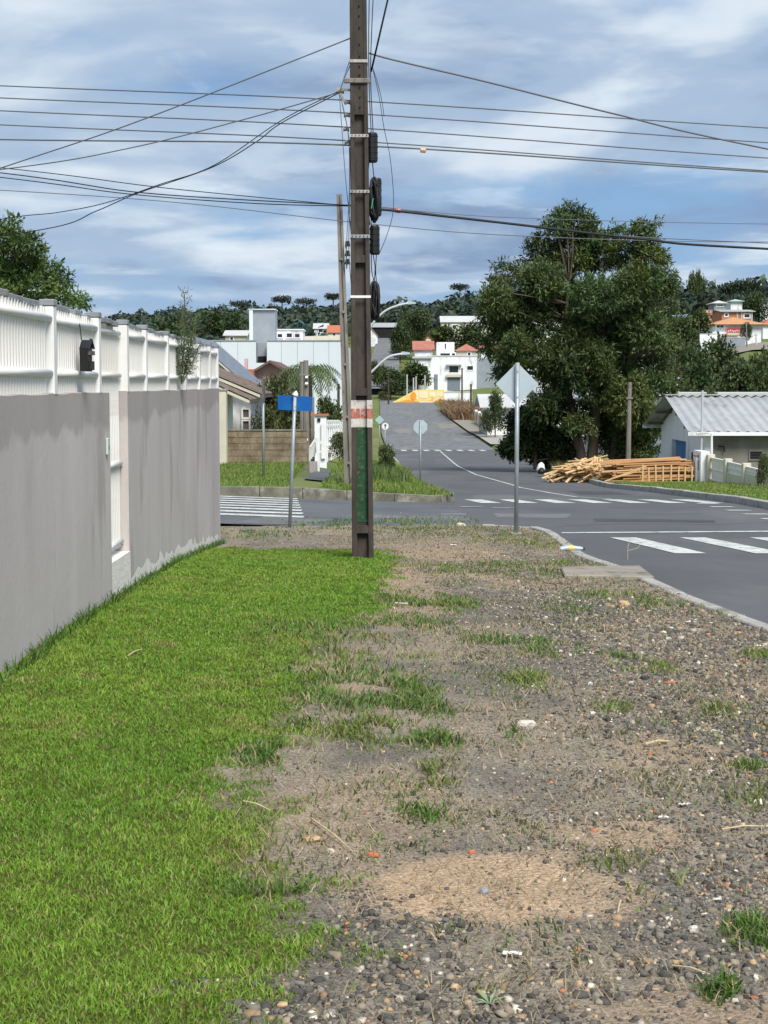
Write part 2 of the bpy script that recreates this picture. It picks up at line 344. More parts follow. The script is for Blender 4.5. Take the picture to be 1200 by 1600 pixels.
def ribbon(name, m, ysr, lf, rf, zf, nx=8, parent=None):
    V = []
    for y in ysr:
        for k in range(nx + 1):
            x = lf(y) + (rf(y) - lf(y)) * k / nx; V.append((x, y, zf(x, y)))
    i = np.arange(len(ysr) * (nx + 1)).reshape(len(ysr), nx + 1)
    o = np_obj(name, V, np.stack([i[:-1, :-1], i[:-1, 1:], i[1:, 1:], i[1:, :-1]], -1).reshape(-1, 4), m, smooth=True)
    return tag(o, kind='structure')
f_ = lambda g: (lambda *a: float(g(*a)))
ribbon('avenue', M['asphalt'], np.concatenate([np.arange(-30, 40, 1.), np.arange(40, 134, 3), [133]]),
       lambda y: float(Lx(y)) if (y < 25.7 or y > 36) else float(np.interp(y, [25.7, 26.3, 36, 36.3], [2.6, 1.7, 1.2, 1.72])), f_(Rx), f_(roadz), 10)
ribbon('cobbled_road', M['cobble'], np.arange(133, 322, 4.), f_(Lx), f_(Rx), f_(roadz), 6)
ribbon('side_street', M['asphalt2'], np.arange(26.3, 36.7, .8), lambda y: -60, lambda y: float(np.interp(y, [26.3, 31, 36.6], [1.75, 1.6, 1.6])), lambda x, y: float(roadz(x, y)) + .006, 30)
ribbon('hill_road', M['cobble'], np.arange(330, 640, 10.), lambda y: float(np.interp(y, [330, 400, 500, 640], [-5, -4.2, -3.8, -2])),
       lambda y: float(np.interp(y, [330, 400, 500, 640], [3, 4, 5, 6.5])), lambda x, y: float(H(x, y)) + 1.4, 4)

# near verge: bare earth, sand and gravel (colour follows what lies there)
def lawn_edge(y): return np.interp(y, [2, 3.85, 4.47, 5.27, 6.4, 7.0, 7.7, 9.65, 10.9, 11.8, 13.6, 16, 18.5, 20], [-.3, -.28, -.22, -.36, -.66, -.5, -.42, -.5, -.34, -.12, -.03, .05, .12, .05])
def lawn_mask(x, y):
    e = lawn_edge(y) + (fbm(x * 3, y * 3, 5) - .5) * .6 + (fbm(x * 11, y * 11, 9) - .5) * .4
    m = sstep(.14, -.2, x - e) * sstep(20.6, 19.8, y + (fbm(x * 2, y * 2, 31) - .5) * 1.4)
    return m
def blob(x, y, cx, cy, rx, ry): return np.exp(-(((x - cx) / rx) ** 2 + ((y - cy) / ry) ** 2))
def sand_mask(x, y):
    n = fbm(x * 1.3, y * .8, 12)
    s = sstep(.56, .74, n) * .5
    s = np.maximum(s, sstep(.3, .6, blob(x, y, .34, 4.95, .52, .42) + (fbm(x * 6, y * 6, 40) - .5) * .5))
    s = np.maximum(s, .9 * sstep(.35, .6, blob(x, y, .9, 5.6, .3, .22) + (fbm(x * 6, y * 6, 41) - .5) * .5))
    s = np.maximum(s, .55 * sstep(.3, .7, blob(x, y, .15, 14.5, .5, 3.5) + (fbm(x * 4, y * 2, 42) - .5) * .6))
    s = np.maximum(s, .5 * sstep(.35, .7, blob(x, y, .9, 20.5, .9, 3) + (fbm(x * 3, y * 2, 43) - .5) * .7))
    s = np.maximum(s, .35 * sstep(.3, .7, blob(x, y, -.05, 5.9, .5, .8) + (fbm(x * 5, y * 4, 44) - .5) * .6))
    g = blob(x, y, 1.9, 9.5, 1.2, 4.5) + blob(x, y, 1.1, 4.1, 1.0, .5)
    return np.clip(s - .75 * g * (n < .62), 0, 1)
gx = np.arange(0, 1.0001, 1 / 116); gy = np.concatenate([np.arange(1, 12, .05), np.arange(12, 26.41, .1)])
VV = []
for y in gy:
    L = float(Lx(y)) if y < 25.7 else float(np.interp(y, [25.7, 26.4], [2.6, 1.75]))
    VV.append(np.column_stack([-2.6 + (L + 2.6) * gx, np.full(len(gx), y)]))
VV = np.concatenate(VV); x, y = VV[:, 0], VV[:, 1]
bumps = (fbm(x * 3, y * 3, 21) - .5) * .05 + (fbm(x * 12, y * 12, 22) - .5) * .018
def zn(x, y):
    return H(x, y) + (fbm(x * 3, y * 3, 21) - .5) * .05 + (fbm(x * 12, y * 12, 22) - .5) * .018
lm = lawn_mask(x, y); sm = sand_mask(x, y); n = fbm(x * 8, y * 8, 50)[:, None]; n2_ = fbm(x * 25, y * 25, 51)[:, None]
gravel = np.array([.165, .152, .13]) * (.7 + .6 * n); sandc = np.array([.41, .305, .205]) * (.75 + .5 * n2_); strawc = np.array([.31, .268, .205]) * (.7 + .6 * n2_)
mixs = sstep(.35, .65, fbm(x * 2.2, y * 1.6, 52))[:, None]
c = gravel * (1 - .65 * mixs) + strawc * (.65 * mixs)
c = c * (1 - sm[:, None]) + sandc * sm[:, None]
c = c * (1 - lm[:, None]) + np.array([.10, .10, .035]) * lm[:, None]
farm = sstep(19, 23, y)[:, None]; c = c * (1 - .4 * farm) + np.array([.27, .23, .17]) * (.6 + .8 * n2_) * .4 * farm
c = c * 1.14
i = np.arange(len(gy) * len(gx)).reshape(len(gy), len(gx))
q = np.stack([i[:-1, :-1], i[:-1, 1:], i[1:, 1:], i[1:, :-1]], -1).reshape(-1, 4)
tag(np_obj('verge_earth', np.column_stack([VV, H(x, y) + bumps]), q, M['dirt'], cols=c, smooth=True), kind='structure')
def Lver(y): return np.where(y < 25.6, Lx(y), np.interp(y, [25.6, 26.3], [2.5, 1.7]))

# gravel stones
def stones(name, X, Y, S, colr, dz=.1, flat=.6):
    n = len(X); base = np.array([[-1, -1, -1], [1, -1, -1], [1, 1, -1], [-1, 1, -1], [-1, -1, 1], [1, -1, 1], [1, 1, 1], [-1, 1, 1]], float) * .5
    v = base[None] * (1 + RNG.uniform(-.38, .38, (n, 8, 3))); v[:, 4:, :2] *= RNG.uniform(.45, .9, (n, 1, 1))
    v *= np.stack([RNG.uniform(.6, 1.25, n), RNG.uniform(.6, 1.0, n), RNG.uniform(.3, .75, n) * flat / .6], 1)[:, None] * S[:, None, None]
    tx = RNG.normal(0, .35, n)[:, None]; a = RNG.uniform(0, 6.28, n)[:, None]
    yy = v[..., 1] * np.cos(tx) - v[..., 2] * np.sin(tx); zz = v[..., 1] * np.sin(tx) + v[..., 2] * np.cos(tx); xx = v[..., 0]
    vx = xx * np.cos(a) - yy * np.sin(a) + X[:, None]; vy = xx * np.sin(a) + yy * np.cos(a) + Y[:, None]; vz = zz + (zn(X, Y) + S * dz)[:, None]
    f = np.array([(3, 2, 1, 0), (4, 5, 6, 7), (0, 1, 5, 4), (1, 2, 6, 5), (2, 3, 7, 6), (3, 0, 4, 7)])
    fc = (f[None] + (np.arange(n) * 8)[:, None, None]).reshape(-1, 4)
    return np_obj(name, np.stack([vx, vy, vz], -1).reshape(-1, 3), fc, M['stone'], cols=np.repeat(colr, 8, 0))
def scatter(n, y0, y1, p=1.0):
    u = RNG.random(n); y = y0 * (y1 / y0) ** (u ** p); L = Lver(y)
    return -2.2 + (L - .05 + 2.2) * RNG.random(n), y
X, Y = scatter(260000, 3.0, 26.2, .9)
dens = (1 - lawn_mask(X, Y)) * (1 - .9 * sand_mask(X, Y)) * (.35 + .65 * sstep(.38, .6, fbm(X * 2.2 + 40, Y * 1.6, 53) + .25 * blob(X, Y, 2, 9, 1.3, 5)))
dens *= np.clip(.25 + sstep(.0, 1.3, X + (fbm(X * 1.5, Y, 93) - .5) * 1.6) + sstep(4.9, 4.0, Y + (fbm(X * 2.5, Y * 2.5, 94) - .5) * 2.2), 0, 1)
dens *= np.where(Y < 6, .95, np.where(Y > 20, .4, .62))
k = RNG.random(len(X)) < dens; X, Y = X[k], Y[k]
big = np.clip(np.maximum(sstep(5.0, 3.9, Y + (fbm(X * 2.5, Y * 2.5, 94) - .5) * 2.2), sstep(.6, 1.7, X + (Y - 9) * .0) * sstep(18, 12, Y)) + (fbm(X * 2, Y * 2, 90) - .5) * .8, 0, 1)
S = np.clip(RNG.lognormal(0, .42, len(X)), .4, 2.6) * (.0075 + .0065 * big) * np.interp(Y, [3, 6, 12, 26], [1.05, 1.05, 1.25, 1.7])
pal = np.array([[.075, .073, .07], [.12, .114, .106], [.19, .176, .158], [.27, .235, .185], [.38, .27, .165], [.40, .16, .08], [.55, .52, .46]])
ci = RNG.choice(7, len(X), p=[.26, .26, .20, .17, .065, .008, .037])
tag(stones('gravel', X, Y, S, pal[ci] * 1.12 * np.array([1.03, 1, .93]) * RNG.uniform(.7, 1.3, (len(X), 1))), 'loose grey and tan gravel strewn over the bare verge', 'gravel', kind='stuff')

# grass blades
def blades(X, Y, Hh, Wd, lean, colr, z0=None):
    n = len(X); a = RNG.uniform(0, 6.28, n); la = RNG.uniform(0, 6.28, n)
    z = zn(X, Y) - .004 if z0 is None else z0
    bx, by = np.cos(a) * Wd / 2, np.sin(a) * Wd / 2; lx, ly = np.cos(la) * lean * Hh, np.sin(la) * lean * Hh
    P = np.zeros((n, 5, 3))
    P[:, 0] = np.stack([X - bx, Y - by, z], 1); P[:, 1] = np.stack([X + bx, Y + by, z], 1)
    P[:, 2] = np.stack([X - bx * .8 + lx * .35, Y - by * .8 + ly * .35, z + Hh * .6], 1); P[:, 3] = np.stack([X + bx * .8 + lx * .35, Y + by * .8 + ly * .35, z + Hh * .6], 1)
    P[:, 4] = np.stack([X + lx, Y + ly, z + Hh * np.sqrt(np.clip(1 - (lean * .6) ** 2, .2, 1))], 1)
    f = np.array([(0, 1, 3), (0, 3, 2), (2, 3, 4)]); fc = (f[None] + (np.arange(n) * 5)[:, None, None]).reshape(-1, 3)
    return P.reshape(-1, 3), fc, np.repeat(colr, 5, 0)
n = 480000
u = RNG.random(n); Y = 3.2 * (20.6 / 3.2) ** (u ** .95); X = -2.35 + 2.75 * RNG.random(n)
k = RNG.random(n) < lawn_mask(X, Y) * (.8 + .2 * sstep(.3, .5, fbm(X * 7, Y * 7, 60))); X, Y = X[k], Y[k]
wal = sstep(-1.9, -2.15, X); tone = fbm(X * 1.6, Y * 1.2, 61)[:, None]; t2 = fbm(X * 9, Y * 9, 62)[:, None]
gc = np.array([.10, .225, .02]) * (1 - tone) * 1.15 + np.array([.20, .30, .04]) * tone * 1.15
gc = gc * 1.05 * (.66 + .6 * t2) * RNG.uniform(.72, 1.3, (len(X), 1))
dry = RNG.random(len(X)) < .05 + .10 * (t2[:, 0] > .64) + .3 * sstep(.62, .74, fbm(X * 2.1 + 5, Y * 1.5, 63)); gc[dry] = np.array([.36, .29, .12]) * RNG.uniform(.7, 1.2, (dry.sum(), 1))
Hh = RNG.uniform(.012, .028, len(X)) * (.75 + .6 * t2[:, 0]) * np.interp(Y, [3, 8, 20], [1, 1.05, 1.25]); Wd = RNG.uniform(.003, .0055, len(X)) * np.interp(Y, [3, 6, 12, 20], [1, 1.2, 1.9, 2.8])
p, f, c = blades(X, Y, Hh, Wd, RNG.uniform(.2, 1.1, len(X)), gc)
tag(np_obj('lawn_grass', p, f, M['grass'], cols=c), 'mown bright green lawn along the grey wall', 'grass', kind='stuff')
# weeds: tufts in the bare earth (px, py, spread, count)
tuf = [(650, 940, .30, 520), (700, 945, .16, 250), (540, 1020, .32, 600), (480, 985, .3, 420), (655, 1100, .13, 420), (640, 1075, .1, 250), (850, 1015, .17, 420), (775, 1000, .15, 300), (835, 1065, .10, 260),
       (1010, 1045, .10, 330), (975, 1030, .08, 220), (520, 1110, .22, 600), (570, 1145, .14, 380), (430, 1185, .09, 300), (680, 1160, .07, 150), (675, 1215, .07, 200), (665, 1292, .06, 260), (585, 1205, .05, 120),
       (960, 935, .3, 380), (1000, 940, .3, 260), (1185, 1025, .08, 160), (1190, 1205, .08, 260), (1190, 1510, .06, 330), (1125, 1575, .04, 160), (745, 1555, .035, 170), (420, 1445, .07, 420), (1010, 1425, .10, 160),
       (700, 890, .25, 300), (780, 885, .25, 250), (830, 895, .3, 220), (850, 850, .35, 260), (780, 840, .5, 420), (880, 880, .15, 120), (690, 823, .7, 600), (600, 820, .6, 500), (510, 822, .6, 400), (400, 835, .5, 320),
       (970, 1110, .09, 120), (1120, 1110, .07, 70), (1180, 1270, .1, 110), (640, 975, .25, 300), (520, 1060, .25, 420), (830, 1150, .1, 80), (905, 955, .18, 160), (1060, 955, .2, 120), (1130, 930, .12, 40)]
A = [[], [], [], [], []]
for px, py, spr, cnt in tuf:
    cnt = int(cnt * (3.4 if px < 720 and 925 < py < 1200 else 2.2)); spr *= 1.8
    d = 3.8
    for _ in range(40):                                   # march to the ground
        q_ = Wp(px, py, d); g = Hf(q_.x, d)
        if q_.z <= g: break
        d += max(.02, (q_.z - g) * 4)
    g_ = RNG.normal(0, 1, (cnt, 2)) * np.array([spr, spr * 1.6]) * .6
    X, Y = q_.x + g_[:, 0], d + g_[:, 1]; rr = np.hypot(g_[:, 0], g_[:, 1] / 1.6) / spr
    ok = (X < Lver(Y) - .02) & (fbm(X * 5, Y * 4, 77) > .42 + .06 * rr); X, Y, rr = X[ok], Y[ok], rr[ok]; m_ = len(X)
    A[0].append(X); A[1].append(Y); A[2].append(RNG.uniform(.025, .085, m_) * np.clip(1.25 - rr * .6, .3, 1)); A[3].append(RNG.uniform(.004, .008, m_) * np.interp(d, [3, 8, 24], [1, 1.3, 2.4]))
    cc = np.array([.10, .19, .035]) if RNG.random() < .6 else np.array([.17, .235, .055])
    cc = cc * RNG.uniform(.65, 1.35, (m_, 1)); dr_ = RNG.random(m_) < .16; cc[dr_] = np.array([.36, .30, .15]) * RNG.uniform(.7, 1.2, (dr_.sum(), 1)); A[4].append(cc)
n = 26000; Y = 4 * (26 / 4) ** RNG.random(n); X = -.8 + (Lver(Y) + .75) * RNG.random(n); k = (fbm(X * 1.5 + 7, Y * 1.1, 71) + .12 * blob(X, Y, -.2, 9.3, .55, 2.2) > .56) & (lawn_mask(X, Y) < .5) & (sand_mask(X, Y) < .35); X, Y = X[k], Y[k]
A[0].append(X); A[1].append(Y); A[2].append(RNG.uniform(.015, .05, len(X))); A[3].append(RNG.uniform(.004, .008, len(X)) * np.interp(Y, [3, 8, 24], [1, 1.3, 2.2])); A[4].append(np.array([.13, .18, .05]) * RNG.uniform(.6, 1.4, (len(X), 1)))
ye = RNG.uniform(7, 22.5, 1500); xe = -2.04 - .0166 * ye + RNG.uniform(.02, .1, 1500)      # unmown fringe along the wall
A[0].append(xe); A[1].append(ye); A[2].append(RNG.uniform(.04, .13, 1500)); A[3].append(np.full(1500, .008)); A[4].append(np.array([.075, .15, .025]) * RNG.uniform(.6, 1.3, (1500, 1)))
A = [np.concatenate(a) for a in A]
p, f, c = blades(A[0], A[1], A[2], A[3], RNG.uniform(.3, 1.3, len(A[0])), A[4])
tag(np_obj('weed_grass', p, f, M['grass'], cols=c), 'ragged grass tufts growing through the gravel', 'grass', kind='stuff')
n = 42000; u = RNG.random(n); Y = 3.3 * (26 / 3.3) ** u; X = -.9 + (Lver(Y) + .85) * RNG.random(n)
k = (RNG.random(n) < .25 + .75 * sstep(.4, .6, fbm(X * 2.2, Y * 1.6, 52))) & (lawn_mask(X, Y) < .6); X, Y = X[k], Y[k]
p, f, c = blades(X, Y, RNG.uniform(.02, .06, len(X)), RNG.uniform(.002, .004, len(X)) * np.interp(Y, [3, 8, 24], [1, 1.5, 2.6]), RNG.uniform(1.4, 1.65, len(X)), np.array([.40, .31, .19]) * RNG.uniform(.55, 1.25, (len(X), 1)), z0=zn(X, Y) + .006)
tag(np_obj('dry_straw', p, f, M['grass'], cols=c), 'dry straw and clippings littering the bare earth', 'straw', kind='stuff')
def spline(pts, n=8):
    P = [Vector(p) for p in pts]; P = [P[0]] + P + [P[-1]]; out_ = []
    for i in range(1, len(P) - 2):
        for k in range(n):
            t_ = k / n; a, b_, c_, d_ = P[i - 1], P[i], P[i + 1], P[i + 2]
            out_.append(.5 * ((2 * b_) + (c_ - a) * t_ + (2 * a - 5 * b_ + 4 * c_ - d_) * t_ ** 2 + (3 * b_ - a - 3 * c_ + d_) * t_ ** 3))
    return out_ + [P[-2]]
# ------------------------------------------------------------------ kerbs
def kerb_run(root, pts, wid, ztop, zbot, m, seg=.95, gap=.012, side=1):
    "separate kerb stones along a polyline; side=+1 lays the stone to the left of the direction of travel"
    P = [Vector((a, b, 0)) for a, b in pts]; i = 0; pos = P[0]; made = 0
    dist = [0]
    for a, b in zip(P, P[1:]): dist.append(dist[-1] + (b - a).length)
    def at(s):
        for k in range(len(P) - 1):
            if s <= dist[k + 1]: return P[k].lerp(P[k + 1], (s - dist[k]) / max(dist[k + 1] - dist[k], 1e-6))
        return P[-1]
    s = 0
    while s < dist[-1] - .15:
        ln = seg * random.uniform(.92, 1.08); a = at(s); b = at(min(s + ln - gap, dist[-1])); s += ln
        d = (b - a).normalized(); nrm = Vector((-d.y, d.x, 0)) * side * wid; jz = random.uniform(-.007, .007); jo = nrm.normalized() * random.uniform(-.008, .008)
        V = []
        for zf, dz in ((zbot, 0), (ztop, jz)):
            for p, o in ((a, 0), (b, 0), (b, 1), (a, 1)):
                q = p + nrm * o + jo; V.append((q.x, q.y, float(zf(p.x, p.y)) + dz))
        MB().add(V, [(3, 2, 1, 0), (4, 5, 6, 7), (0, 1, 5, 4), (1, 2, 6, 5), (2, 3, 7, 6), (3, 0, 4, 7)]).build('kerb_stone', m, root, bevel=.012)
k = struct('near_kerb', (3, 15, -.6))
yy = [4, 8, 12.8, 15, 16.7, 18.1, 19.5, 21, 24.2, 25.4]
kerb_run(k, [(float(Lx(a)), a) for a in yy] + [(2.52, 25.8), (2.35, 26.05), (2.1, 26.22), (1.7, 26.3)], .15, lambda x, y: H(x - .1, y) + .025, lambda x, y: RP(y) - .15, M['kerb'])
kerb_run(k, [(1.68, 26.32), (-14, 26.32)], .12, lambda x, y: H(x, 26.2) + .0, lambda x, y: RP(y) - .3, M['kerb_old'], seg=1.2)
k = struct('side_street_kerb', (-2, 36.6, -1))
kerb_run(k, [(1.72, 37.4), (1.66, 36.7), (1.4, 36.45), (.9, 36.4), (-12, 36.4)], .16, lambda x, y: H(min(x, 1.2), 37) + .03, lambda x, y: roadz(x, y) - .15, M['kerb_old'], seg=1.1, side=-1)
k = struct('island_kerb', (1.3, 60, -2))
kerb_run(k, [(float(Lx(a)), a) for a in (37.4, 40, 48, 55, 70, 93, 115, 138)], .13, lambda x, y: RP(y) + .10, lambda x, y: RP(y) - .2, M['kerb'], seg=1.6)
k = struct('far_side_kerb', (8.3, 50, -1.8))
kerb_run(k, [(float(Rx(a)), a) for a in (18, 33, 47, 57, 70, 85, 105, 125)], .2, lambda x, y: RP(y) + .16, lambda x, y: RP(y) - .2, M['kerb'], seg=1.3, side=-1)

# ------------------------------------------------------------------ road markings
def paint_quad(root, name, corners, dz=.008):
    V = []; n = 4
    for i in range(n + 1):
        for j in range(3):
            a = [c0 + (c3 - c0) * i / n for c0, c3 in zip(corners[0], corners[3])]; b = [c1 + (c2 - c1) * i / n for c1, c2 in zip(corners[1], corners[2])]
            x = a[0] + (b[0] - a[0]) * j / 2; y = a[1] + (b[1] - a[1]) * j / 2; V.append((x, y, float(roadz(x, y)) + dz))
    i = np.arange((n + 1) * 3).reshape(n + 1, 3)
    return np_obj(name, V, np.stack([i[:-1, :-1], i[:-1, 1:], i[1:, 1:], i[1:, :-1]], -1).reshape(-1, 4), M['paint'], parent=root)
cw = struct('near_crosswalk_marking', (6, 23, -.85))
for k in range(4):
    x0 = 3.64 + 1.12 * k
    paint_quad(cw, 'stripe', [(x0 + .42, 21.35), (x0 + .86, 21.35), (x0 + .42, 24.7), (x0, 24.7)])
paint_quad(cw, 'stop_line', [(3.0, 25.75), (8.2, 26.3), (8.2, 26.55), (3.0, 26.0)])
cw = struct('far_crosswalk_marking', (5, 37.5, -1.2))
for k in range(7):
    x0 = 2.05 + .88 * k
    paint_quad(cw, 'stripe', [(x0 + .25, 36.3), (x0 + .73, 36.3), (x0 + .45, 39.2), (x0, 39.2)])
cw = struct('side_crosswalk_marking', (-4, 32, -.9))
for k in range(8):
    y0 = 28.5 + 1.02 * k
    paint_quad(cw, 'stripe', [(-7, y0), (-1.5 - .075 * k, y0), (-1.5 - .075 * k, y0 + .5), (-7, y0 + .5)], .016)
def road_patch(m, pts, dz):
    c_ = (sum(p[0] for p in pts) / len(pts), sum(p[1] for p in pts) / len(pts)); rim = []
    for (a0, a1), (b0, b1) in zip(pts, pts[1:] + pts[:1]):
        for k in range(5): rim.append((a0 + (b0 - a0) * k / 5 + random.uniform(-.05, .05), a1 + (b1 - a1) * k / 5 + random.uniform(-.05, .05)))
    V = [(*c_, float(roadz(*c_)) + dz)] + [(*p, float(roadz(*p)) + dz) for p in rim]
    tag(np_obj('road_patch', V, [(0, i + 1, (i + 1) % len(rim) + 1) for i in range(len(rim))], m), kind='structure')
road_patch(M['patch'], [(-2.6, 26.5), (-1.3, 26.5), (-.95, 28.2), (-2.2, 28.6)], .012)
road_patch(M['tar'], [(5.4, 19), (6.6, 19), (6.5, 21), (5.6, 20.9)], .003)
road_patch(M['tar'], [(4.0, 29), (6.2, 28.6), (6.3, 29.4), (4.1, 29.8)], .003)
road_patch(M['patch'], [(2.2, 30.2), (3.6, 30.0), (3.8, 31.4), (2.3, 31.6)], .003)
road_patch(M['tar'], [(5.6, 44), (7.2, 44), (7.0, 48), (5.8, 48)], .003)
for cr in ([(3.1, 27.5), (4.5, 28.3), (6, 28.1), (7.6, 29)], [(4.2, 33), (5.5, 34.2), (6.3, 33.8), (8, 35)]):
    sp_ = spline([(a, b_, 0) for a, b_ in cr], 8); V = []
    for p in sp_:
        j = random.uniform(-.03, .03); V += [(p.x + j, p.y + j - .014, float(roadz(p.x, p.y)) + .0045), (p.x + j, p.y + j + .014, float(roadz(p.x, p.y)) + .0045)]
    tag(np_obj('road_crack', V, [(2 * i, 2 * i + 2, 2 * i + 3, 2 * i + 1) for i in range(len(sp_) - 1)], M['tar']), kind='structure')
cw = struct('lane_marking', (5, 60, -2))
cl = [(5.9, 39.7), (5.2, 41.5), (4.95, 46), (4.85, 57), (4.3, 72), (4.35, 95), (4.7, 133)]
for a, b in zip(cl, cl[1:]):
    for t in range(6):
        p = [a[0] + (b[0] - a[0]) * t / 6, a[1] + (b[1] - a[1]) * t / 6]; r = [a[0] + (b[0] - a[0]) * (t + 1) / 6, a[1] + (b[1] - a[1]) * (t + 1) / 6]
        paint_quad(cw, 'line', [(p[0] - .05, p[1]), (p[0] + .05, p[1]), (r[0] + .05, r[1]), (r[0] - .05, r[1])], .009)
for k in range(6):
    y0 = 28 + 1.55 * k; paint_quad(cw, 'dash', [(7.35, y0), (7.85, y0), (7.8, y0 + .28), (7.3, y0 + .28)], .009)
for k in range(9):
    x0 = .55 + .95 * k; paint_quad(cw, 'dash', [(x0, 128), (x0 + .45, 128), (x0 + .35, 132), (x0 - .1, 132)], .009)
for k, (px, yv) in enumerate(((720, 34.2), (770, 33.6), (690, 31))):
    x0 = (px - 600) * yv / F; paint_quad(cw, 'dash', [(x0, yv), (x0 + .5, yv - .05), (x0 + .5, yv + .06), (x0, yv + .1)], .02)

# ------------------------------------------------------------------ grey wall and white fence
def WX(y): return -2.04 - .0166 * y
WT = 1.537
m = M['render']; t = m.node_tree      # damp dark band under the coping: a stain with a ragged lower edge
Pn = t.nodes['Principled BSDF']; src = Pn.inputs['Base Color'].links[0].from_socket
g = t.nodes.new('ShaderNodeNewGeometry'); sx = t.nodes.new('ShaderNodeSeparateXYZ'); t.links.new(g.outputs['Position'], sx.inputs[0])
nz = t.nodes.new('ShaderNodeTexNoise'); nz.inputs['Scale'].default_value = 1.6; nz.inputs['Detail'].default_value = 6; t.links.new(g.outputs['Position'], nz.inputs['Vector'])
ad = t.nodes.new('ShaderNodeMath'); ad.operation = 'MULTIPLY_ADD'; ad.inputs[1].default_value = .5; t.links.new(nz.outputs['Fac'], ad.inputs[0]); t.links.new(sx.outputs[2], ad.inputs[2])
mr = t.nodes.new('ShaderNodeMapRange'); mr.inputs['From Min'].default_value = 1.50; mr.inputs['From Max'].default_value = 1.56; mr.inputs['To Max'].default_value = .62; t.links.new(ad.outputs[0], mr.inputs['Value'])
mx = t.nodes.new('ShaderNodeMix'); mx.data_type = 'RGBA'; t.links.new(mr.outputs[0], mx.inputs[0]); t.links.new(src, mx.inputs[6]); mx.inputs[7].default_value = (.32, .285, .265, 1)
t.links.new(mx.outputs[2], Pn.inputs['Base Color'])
wall = thing('boundary_wall', (-2.3, 14, -.1), 'tall grey rendered boundary wall beside the lawn', 'wall')
def wall_piece(y0, y1, name):
    n = max(2, int((y1 - y0) / .12)); V = []
    for i in range(n + 1):
        y = y0 + (y1 - y0) * i / n; zt = WT + (float(vnoise(y * 3, 1, 4)) - .5) * .012
        x = WX(y) + (float(vnoise(y * 1.2, 5, 4)) - .5) * .008
        V += [(x, y, -1.3), (x, y, zt - .006), (x - .008, y, zt), (x - .15, y, zt), (x - .15, y, -1.3)]
    Fc = [tuple(range(5))[::-1], tuple(n * 5 + k for k in range(5))]
    for i in range(n):
        for k in range(5): Fc.append((i * 5 + k, i * 5 + (k + 1) % 5, i * 5 + 5 + (k + 1) % 5, i * 5 + 5 + k))
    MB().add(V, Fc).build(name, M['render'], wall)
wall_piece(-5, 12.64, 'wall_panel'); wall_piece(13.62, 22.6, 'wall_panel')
MB().box(-14, WX(22.5) - .16, 22.44, 22.6, -1.3, WT).build('return_wall', M['render'], wall)
MB().box(WX(13) - .15, WX(13) + .0, 12.65, 13.61, -1.3, .12).build('sill', M['bare'], wall)
# flaked plaster skirt
V = []; n = 90
for i in range(n + 1):
    y = 13.64 + (22.55 - 13.64) * i / n; h = .05 + .10 * float(fbm(y * 2.2, 3, 8)) + .13 * (float(vnoise(y * 6, 3, 9)) ** 2) * (1 if y < 20.5 else .5); z0 = Hf(-2.2, y)
    V += [(WX(y) + .007, y, z0 - .1), (WX(y) + .007, y, z0 + h), (WX(y) - .02, y, z0 + h + .004)]
Fc = []
for i in range(n): Fc += [(3 * i, 3 * i + 3, 3 * i + 4, 3 * i + 1)]
MB().add(V, Fc).build('flaked_skirt', M['bare'], wall)
fence = thing('slat_fence', (-2.3, 14, WT), 'white slatted fence with grey caps on top of the grey wall', 'fence')
def slat_mesh(h):
    b = MB(); w_ = .034; pr = [(-.012, -w_), (.006, -w_ * .8), (.024, -w_ * .3), (.024, w_ * .3), (.006, w_ * .8), (-.012, w_)]
    b.poly([(x, y, 0) for x, y in pr], (0, 0, h)); me = bpy.data.meshes.new('slat'); me.from_pydata(b.v, [], b.f); me.materials.append(M['white']); return me
SM = slat_mesh(.575)
def put(me, name, parent, loc, rz=0, scl=(1, 1, 1)):
    o = bpy.data.objects.new(name, me); COL.objects.link(o); o.parent = parent; o.location = Vector(loc) - LOC[parent]; o.rotation_euler = (0, 0, rz); o.scale = scl; return o
posts = [5.0, 6.75, 8.5, 10.4, 12.2, 13.68, 14.9, 16.6, 18.3, 19.9, 21.35, 22.5]
y = 5.2
capb = 0; ch = 0
while y < 22.4:
    if not (12.3 < y < 13.62) and min(abs(y - p) for p in posts) > .085:
        put(SM, 'slat', fence, (WX(y) - .055, y, WT - .005), random.uniform(-.03, .03), (1, 1, 1 + random.uniform(-.004, .012)))
    y += .08
y = 5.2
while y < 22.3:                                            # grey caps in short uneven lengths
    ln = .08 * random.choice((2, 3, 3, 4)); z = 2.108 + random.uniform(-.012, .014)
    if random.random() < .9 and min(abs(y + ln / 2 - p) for p in posts) > ln / 2 + .05:
        MB().box(WX(y) - .078, WX(y) - .033, y, y + ln - .012, z - .005, z + .032 + random.uniform(0, .008)).build('cap', M['cap'], fence, bevel=.005)
    y += ln
for p in posts:
    MB().box(WX(p) - .085, WX(p) + .004, p - .05, p + .05, WT - .01, 2.12).build('post', M['whitep'], fence, bevel=.006)
    MB().box(WX(p) - .092, WX(p) + .01, p - .056, p + .056, 2.12, 2.165).build('post_cap', M['cap'], fence, bevel=.006)
for a, b in zip(posts, posts[1:]):
    if abs(a - 12.2) < .01: continue
    for z in (2.035, 1.672):
        MB().tube([(WX(a + .05) - .028, a + .05, z), (WX(b - .05) - .028, b - .05, z)], .026, 10).build('rail', M['whitep'], fence, smooth=True)
gate = thing('pedestrian_gate', (-2.33, 13, .14), 'narrow white slatted gate in the gap between the grey wall panels', 'gate')
SG = slat_mesh(1.955)
for k in range(17): put(SG, 'slat', gate, (WX(13) - .105, 12.3 + k * .08, .16))
